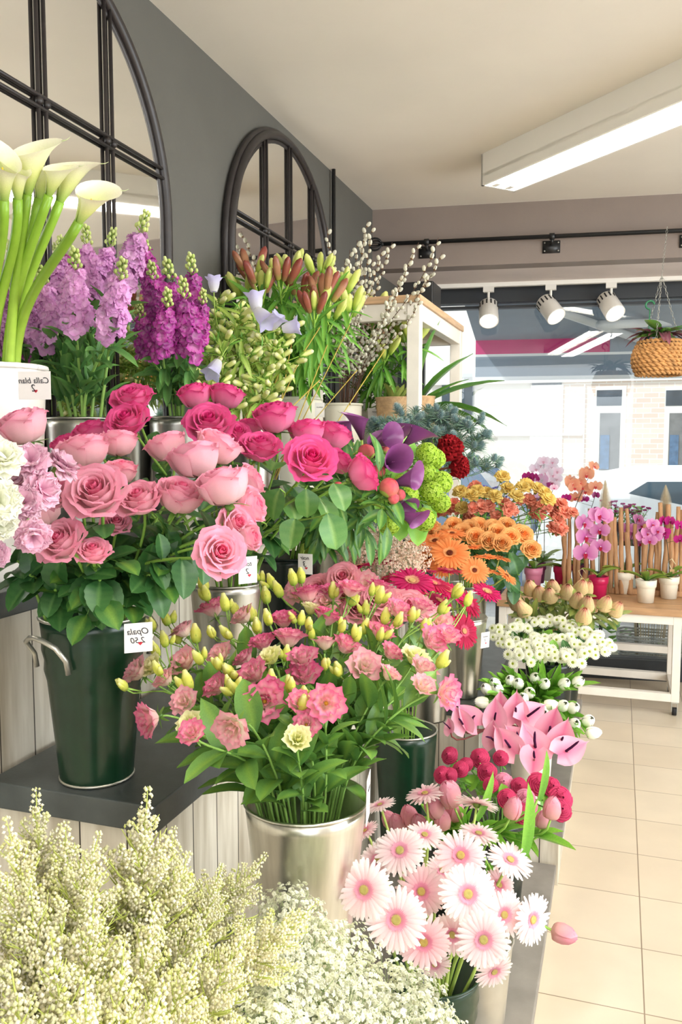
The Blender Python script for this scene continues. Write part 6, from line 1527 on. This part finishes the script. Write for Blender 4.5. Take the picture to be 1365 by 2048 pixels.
# ================================================================== POTTED PLANTS ON THE TROLLEY, BASKETS, SHELF PLANTS
def orchid_plant(px, pyb, mat, lb, pot_lb, flowers, tp, fs=.045, spikes=None, nl=4):
    P = az(px, pyb, .577); h, rt, rb = .125, .056, .042
    t = empty('plant_pot', P, pot_lb, 'pot', 'orchid pots')
    lathe_part('body', [(.001, .003), (rb, .0), (rb + .006, h * .62), (rb + .008, h * .66), (rt - .002, h * .7), (rt, h), (rt - .004, h), (rt - .008, h * .7), (.001, h * .85)], mat, t)
    lathe_part('bark', [(.001, h * .93), (rt - .006, h * .9)], 'soil', t, 20)
    B = P + Vector((0, 0, h * .9)); r_ = empty('orchid', B, lb, 'orchid', 'orchids on the trolley')
    for k in range(nl):
        a = k * PI + uni(-.5, .5) + (0 if k < 2 else .8); d = (RGT * math.cos(a) + Vector((FWD.x, FWD.y, 0)) * math.sin(a) + Vector((0, 0, uni(.35, 1.0)))).normalized()
        link('leaf', T['orchid_leaf'], r_, frame(d, Vector((0, 0, 1)), p=d * .008, s=uni(.12, .17)))
    if not flowers: return
    top = max(flowers, key=lambda q: -q[1]); Pt = [ad(q[0], q[1], (P - EYEP).dot(FWD) - .02 + uni(-.04, .04)) for q in flowers]
    hi = ad(top[0], top[1], (P - EYEP).dot(FWD)); S = bez((Vector(), Vector((0, 0, (hi - B).z * .5)), hi - B + Vector((0, 0, .01)) - (hi - B) * .2, hi - B + Vector((0, 0, .01))), 12)
    m = MB(); m.tube(S, .0026, .0016, hx('#3f3a26'))
    for q in Pt:
        c = min(S, key=lambda s: (s - (q - B)).length); m.tube([c, q - B], .0012, n=4, col=hx('#6a7a3a'))
    link('flower_spike', m.mesh('flower_spike', 'stem'), r_)
    for q in Pt: link('orchid_flower', T[tp], r_, frame(fc(uni(-.5, .5), uni(-.1, .4), .9), UPV, p=q - B, s=fs * 1.25 * uni(.9, 1.1)))
Z2 = lambda L: zc((1020, 900), 3.957, L)
orchid_plant(1067, 1176, 'pink_ceramic', 'small white flowered orchid above the pink pot', 'dusky pink pot furthest left on the trolley', Z2([(330, 380), (350, 300)]), 'orchid_white', .022)
orchid_plant(1125, 1172, 'magenta_ceramic', 'tall peach orchid behind the big pink one', 'magenta pot left of the tallest orchid', Z2([(475, 245), (610, 180), (665, 130), (515, 300), (520, 380), (560, 260), (680, 290), (600, 330), (500, 270), (580, 300), (610, 200)]), 'orchid_peach', .036)
orchid_plant(1160, 1168, 'purple_ceramic', 'leafy orchid with magenta flowers half hidden behind the magenta pots', 'purple pot half hidden between the two magenta pots', Z2([(590, 390), (680, 360), (450, 380)]), 'orchid_fuchsia', .024)
orchid_plant(1197, 1196, 'magenta_ceramic', 'large flowered pale pink orchid cascading over the magenta pot', 'magenta pot with a wooden tag at the centre of the trolley', Z2([(705, 520), (585, 580), (715, 640), (600, 690), (720, 770), (600, 820), (740, 530)]), 'orchid_pink', .052)
orchid_plant(1249, 1186, 'cream_ceramic', 'lilac pink orchid left in the cream pot row', 'cream pot, left one of the three', Z2([(1015, 550), (940, 620), (1050, 600), (920, 690), (1010, 700), (970, 660), (1030, 740), (795, 725)]), 'orchid_pink', .036)
orchid_plant(1292, 1204, 'cream_ceramic', 'pink orchid with spotted flowers in the middle of the cream pots', 'cream pot standing nearest the trolley edge, middle of the three', Z2([(1130, 590), (1090, 660), (1150, 690), (1110, 720), (1170, 640), (1060, 690)]), 'orchid_pink', .034)
orchid_plant(1338, 1196, 'cream_ceramic', 'fuchsia orchid arching right at the photo edge', 'cream pot with a hanging wooden tag, right one of the three', Z2([(1215, 565), (1265, 565), (1340, 600), (1350, 710), (1220, 680), (1230, 650)]), 'orchid_fuchsia', .03)
orchid_plant(1088, 1160, 'cream_ceramic', 'tall white and rose orchid rising above the coral carnations', 'pale pot hidden behind the carnations at the back of the trolley', Z2([(240, 120), (330, 140), (290, 180), (340, 200), (330, 260), (370, 230), (340, 95), (270, 90), (210, 150), (380, 170), (350, 280)]), 'orchid_white', .036)
orchid_plant(1075, 1165, 'purple_ceramic', 'deep fuchsia orchid just above the yellow carnations', 'dark pot hidden behind the leftmost pink pot', Z2([(150, 215), (210, 225), (250, 235), (280, 290), (230, 385), (250, 290)]), 'orchid_fuchsia', .036)
# tags and twine
for (px, py, D, lb, w_, h_) in ((1165, 1165, 4.72, 'pale wooden tag hanging on the centre magenta pot', .02, .055), (1344, 1150, 4.70, 'wooden tag hanging on the right cream pot', .032, .065)):
    t = empty('wooden_tag', ad(px, py, D), lb, 'tag'); boxo('tag_board', (-w_ / 2, -.002, -h_ / 2), (w_ / 2, .002, h_ / 2), 'tag_wood', t, .001)
    m = MB(); m.tube([(0, 0, h_ / 2), (-.01, 0, h_ * .8), (-.02, .0, h_ * 1.2), (.0, .01, h_ * 1.4), (.02, .02, h_ * .9)], .0022, col=hx('#e8dfb8')); link('twine', m.mesh('twine', 'stem'), t)
# driftwood fence
fy = 5.06
t = empty('driftwood_fence', ay(1240, 1170, fy), 'row of upright brown driftwood sticks at the back of the trolley', 'stick fence')
t.location.z = .577; L = Vector(t.location)
for k in range(24):
    px = 1128 + k * 10.6 + uni(-3, 3); A = ay(px, 1160, fy + uni(-.03, .02)); A.z = .577 ; top = ay(px + uni(-10, 10), uni(1005, 1065), fy + uni(-.03, .03)); rr = uni(.011, .019)
    m = MB(); pts = [A.lerp(top, q / 6) + Vector((uni(-.005, .005), 0, 0)) - L for q in range(7)]; m.tube(pts, [rr * uni(.8, 1.15) for _ in range(6)] + [rr * .8], n=7)
    link('stick', m.mesh('stick', 'driftwood'), t)
m = MB(); a_ = ay(1120, 1165, fy) - L; b_ = ay(1400, 1165, fy) - L; m.box((a_.x, -.02, 0), (b_.x, .035, .03)); link('base_board', m.mesh('base_board', 'driftwood', False), t)
# pampas grass
for (px, pt_, pb_, lb) in ((1211, 975, 1060, 'cream pampas plume left in the stick fence'), (1332, 985, 1065, 'cream pampas plume right in the stick fence')):
    A = ay(px, 1150, fy + .04); A.z = .578; tip = ay(px, pt_, fy + .04); base = ay(px, pb_, fy + .04); t = empty('pampas_grass', A, lb, 'pampas grass', 'pampas plumes')
    m = MB(); m.tube([Vector(), tip - A], .002, .001, hx('#cbb78a')); link('stem', m.mesh('stem', 'stem'), t)
    m = MB(); Lp = (tip - base).length
    for k in range(520):
        u = k / 520; p = base + (tip - base) * u; a = k * 2.4; R_ = .035 * math.sin(PI * min(1, u * .9 + .08)); q = p + Vector((math.cos(a) * R_, math.sin(a) * R_, .045)); m.tube([p - A, (p + q) / 2 - A + Vector((0, 0, .004)), q - A], .0014, .0004, hx('#f4e8cc'), n=3, cap=False)
    tag(link('plume', m.mesh('plume', 'fuzz'), t), kind='stuff')

def leafy(name, P, lb, cat, n, L, tps, spread=1.0, up=.8, grp=None, scale_up=None, stems=True):
    t = empty(name, P, lb, cat, grp); m = MB()
    for k in range(n):
        a = k * 2.4 + uni(-.3, .3); d = Vector((math.cos(a) * spread, math.sin(a) * spread, up * uni(.3, 1.8))).normalized(); p = Vector((math.cos(a), math.sin(a), 0)) * .01 + Vector((0, 0, uni(0, L * .3)))
        link('leaf', T[random.choice(tps)], t, frame(d, Vector((0, 0, 1)), p=p, s=L * uni(.7, 1.2)))
    m.tube([(0, 0, -.02), (0, 0, L * .3)], .006, col=GREEN); link('stem', m.mesh('stem', 'stem'), t)
    return t
# jute pots on the shelf board
def jute_pot(P, h, rt, lb):
    t = empty('jute_pot', P, lb, 'pot', 'jute pots'); prof = [(.001, 0), (rt * .78, 0)]
    for k in range(24): prof.append((rt * (.78 + .22 * k / 24) + .0035 * math.sin(k * PI), h * k / 24)); prof.append((rt * (.78 + .22 * (k + .5) / 24) + .004, h * (k + .5) / 24))
    prof += [(rt + .004, h), (rt - .008, h), (rt * .8, h * .85), (.001, h * .85)]
    lathe_part('woven_body', prof, 'jute', t, 32); lathe_part('soil', [(.001, h * .87), (rt - .01, h * .87)], 'soil', t, 20); return t
for (px, pyt, D, rt, h, lb) in ((880, 792, 3.85, .085, .17, 'round jute wrapped pot right of the front post, holding a strap leaved plant'), (790, 795, 3.75, .085, .17, 'jute wrapped pot left of the front post'), (905, 826, 4.0, .045, .10, 'small terracotta coloured jute pot under the strap leaves')):
    Q = ad(px, pyt, D); Q.x = min(Q.x, -.82 - rt); jp = Vector((Q.x, Q.y, 1.427)); jute_pot(jp, max(.08, Q.z - 1.427), rt, lb)
    if px == 880:
        t = empty('strap_leaf_plant', jp + Vector((0, 0, .18)), 'tall strap leaved green plant reaching right in front of the window', 'plant')
        for (dx, dz, L, c) in ((.05, 1, .42, 0), (-.1, 1, .34, 0), (.5, .8, .40, 1), (.9, .55, .44, 1), (1.0, .25, .42, 2), (.8, .1, .38, 2), (.6, .55, .28, 1), (-.6, .7, .24, 1), (-.9, .4, .24, 2), (.3, -.0, .26, 2)):
            link('strap_leaf', T['long_leaf%d' % c], t, frame(RGT * dx + Vector((0, 0, dz)) - FWD * uni(-.3, .4), Vector((0, 0, 1)) + RGT * -.2, p=(0, 0, .0), s=L))
    elif px == 790: leafy('dried_pod_plant', jp + Vector((0, 0, .16)), 'beige leafed dried plant in the left jute pot', 'plant', 10, .12, ['protea_leaf0', 'protea_leaf1'], .5, 1.2)
    else: leafy('small_succulent', jp + Vector((0, 0, .09)), 'small green and brown leaved plant in the small jute pot', 'plant', 14, .05, ['protea_leaf0', 'grey_leaf0'], 1, .6)
# hanging basket
Bp = ad(1320, 700, 4.1); t = empty('hanging_basket', Bp, 'woven rope basket hanging on chains in front of the window', 'basket')
m = MB(); nr = 9
for j in range(nr):
    v = j / (nr - 1); R_ = .085 + .038 * math.sin(PI * (.15 + .75 * v)); z = -.115 + .15 * v
    for s_ in (0, 1): m.tube([((R_ + .006 * math.sin(a * 14 + s_ * PI + j * 1.6)) * math.cos(a), (R_ + .006 * math.sin(a * 14 + s_ * PI + j * 1.6)) * math.sin(a), z + .006 * math.cos(a * 14 + s_ * PI + j * 1.6)) for a in [2 * PI * k / 140 for k in range(141)]], .0075, n=5, cap=False)
link('woven_rope', m.mesh('woven_rope', 'rope'), t); lathe_part('liner', [(.001, -.11), (.08, -.11), (.112, -.03), (.108, .03), (.001, .025)], 'soil', t, 24)
hk = ad(1325, 470, 4.2); hook = Vector((Bp.x, Bp.y, 2.30)); railp = Vector((Bp.x + .02, Bp.y + .05, 2.505))
def chain(A, Z, nm='chain'):
    m = MB(); d = Z - A; n = max(2, int(d.length / .016)); u = d.normalized(); s1 = u.cross(Vector((.3, .8, .1))).normalized(); s2 = u.cross(s1)
    for k in range(n):
        c = A + d * ((k + .5) / n); sd = s1 if k % 2 else s2
        m.tube([c + u * .0095 * math.cos(a) + sd * .0045 * math.sin(a) for a in [2 * PI * q / 8 for q in range(9)]], .0011, n=4, cap=False)
    return m
for a in (.3, 2.4, 4.5): link('chain', chain(Vector((math.cos(a) * .10, math.sin(a) * .10, .03)), Vector((0, 0, .36))).mesh('chain', 'zinc'), t)
link('chain', chain(Vector((0, 0, .36)), railp - Bp).mesh('chain', 'zinc'), t)
m = MB(); m.tube([(-.055, 0, .02), (-.05, 0, .20)], .003); m.tube([(-.05 + .02 * math.cos(a) - .0, 0, .22 + .02 * math.sin(a)) for a in [4.7 - 4.6 * q / 12 for q in range(13)]], .005, n=8); link('plastic_hook', m.mesh('plastic_hook', 'green_plastic'), t)
boxo('wooden_tag', (-.012, .0, .04), (.02, .004, .09), 'tag_wood', t)
pt_ = leafy('trailing_plant', Bp + Vector((0, 0, .055)), 'purple and green variegated plant growing in the hanging basket', 'plant', 34, .12, ['long_leaf0', 'long_leaf1', 'grey_leaf1'], 1.2, .5)
reg('purple_leaf', leafm(1, .3, .2, .5, hx('#5e2f44'), hx('#8c4a5c'), vein=hx('#aa8888')), 'leaf')
for k in range(26):
    a = k * 2.4; link('leaf', T['purple_leaf'], pt_, frame((math.cos(a), math.sin(a), uni(-.1, .9)), p=Vector((math.cos(a), math.sin(a), 0)) * uni(.0, .07) + Vector((0, 0, .02)), s=uni(.08, .12)))

# ---- plants outside the window
P0 = Vector((.36, 6.0, -.06))
t = empty('wicker_basket', Vector((.22, 5.75, -.06)), 'grey wicker basket of bare twigs standing outside under the window', 'basket')
m = MB(); w2, d2, hh = .20, .14, .24
for j in range(13):
    z = .02 + hh * j / 12; f_ = .85 + .15 * j / 12; loop = []
    for k in range(97):
        a = 2 * PI * k / 96; sx = max(-1, min(1, 1.25 * math.cos(a))); sy = max(-1, min(1, 1.25 * math.sin(a))); wv = .006 * math.sin(k * PI / 4 + j * PI)
        loop.append((sx * (w2 * f_ + wv), sy * (d2 * f_ + wv), z))
    m.tube(loop, .008, n=5, cap=False)
link('woven_body', m.mesh('woven_body', 'grey_wicker'), t)
m = MB()
for k in range(22): a = k * 2.4; m.tube([(math.cos(a) * .08, math.sin(a) * .06, .1), (math.cos(a) * .1, math.sin(a) * .08, .35), (math.cos(a) * .16 + uni(-.05, .05), math.sin(a) * .1, uni(.5, .62))], .003, .0015, hx('#b9a888'))
link('twigs', m.mesh('twigs', 'stem'), t)
for i, (x, y, lb, s) in enumerate(((.55, 6.1, 'leafy green shrub outside to the right behind the wicker basket', .12), (-.05, 6.2, 'leafy green shrub outside low behind the trolley', .1), (.9, 6.0, 'leafy green shrub outside at the photo edge', .12))):
    o = leafy('outdoor_shrub', Vector((x, y, -.06)), lb, 'shrub', 60, s, ['bright_leaf0', 'bright_leaf1', 'grey_leaf0'], 1.0, 1.2, 'shrubs outside the window')
    for k in range(70): a = k * 2.4; link('leaf', T['bright_leaf%d' % (k % 3)], o, frame((math.cos(a), math.sin(a), uni(.2, 1.5)), p=(math.cos(a) * uni(.02, .2), math.sin(a) * uni(.02, .2), uni(.05, .5)), s=s * uni(.6, 1)))
# flower troughs outside, on a stand at sill height
def trough(px0, px1, py, Y, lb, fl, grp, n):
    a = ay(px0, py, Y); b_ = ay(px1, py, Y); zt = a.z - .10
    t = empty('flower_trough', ((a.x + b_.x) / 2, Y, -.06), lb + ' trough on a dark stand outside the window', 'planter')
    boxo('trough', (-(b_.x - a.x) / 2, -.1, zt + .06 - .16), ((b_.x - a.x) / 2, .1, zt + .06), 'black_enamel', t)
    for sx in (-1, 1):
        for sy in (-.08, .08): boxo('leg', (sx * ((b_.x - a.x) / 2 - .03) - .012, sy - .012, 0), (sx * ((b_.x - a.x) / 2 - .03) + .012, sy + .012, zt + .06 - .16), 'black_iron', t)
    for i in range(n):
        x = a.x + (b_.x - a.x) * (i + .5) / n; y = Y + uni(-.06, .06); B = Vector((x, y, zt)); r_ = empty('bedding_plant', B, '%s plant, %s from the left in its trough' % (lb, ORD[i]), 'flower', grp)
        m = MB()
        for k in range(7):
            q = Vector((uni(-.06, .06), uni(-.05, .05), uni(.05, .15))); m.tube([(0, 0, 0), q], .0016, n=4, col=GREEN); link('flower', T[fl], r_, frame(Vector((uni(-.4, .4), -.6, .8)), p=q, s=.016))
        link('stem', m.mesh('stem', 'stem'), r_); leaves_on(r_, Vector(), [Vector((0, 0, 0)), Vector((0, 0, .1))], ['bright_leaf0', 'bright_leaf1'], 12, 0, 1, .05)
reg('violet_flower', carn(hx('#8e7fd0'), hx('#b9aef0'), 10), 'petal')
trough(915, 1010, 985, 6.3, 'pale violet flowering', 'violet_flower', 'violet bedding plants', 8)
trough(1200, 1290, 1015, 6.3, 'fuchsia flowering', 'orchid_fuchsia', 'fuchsia bedding plants', 7)
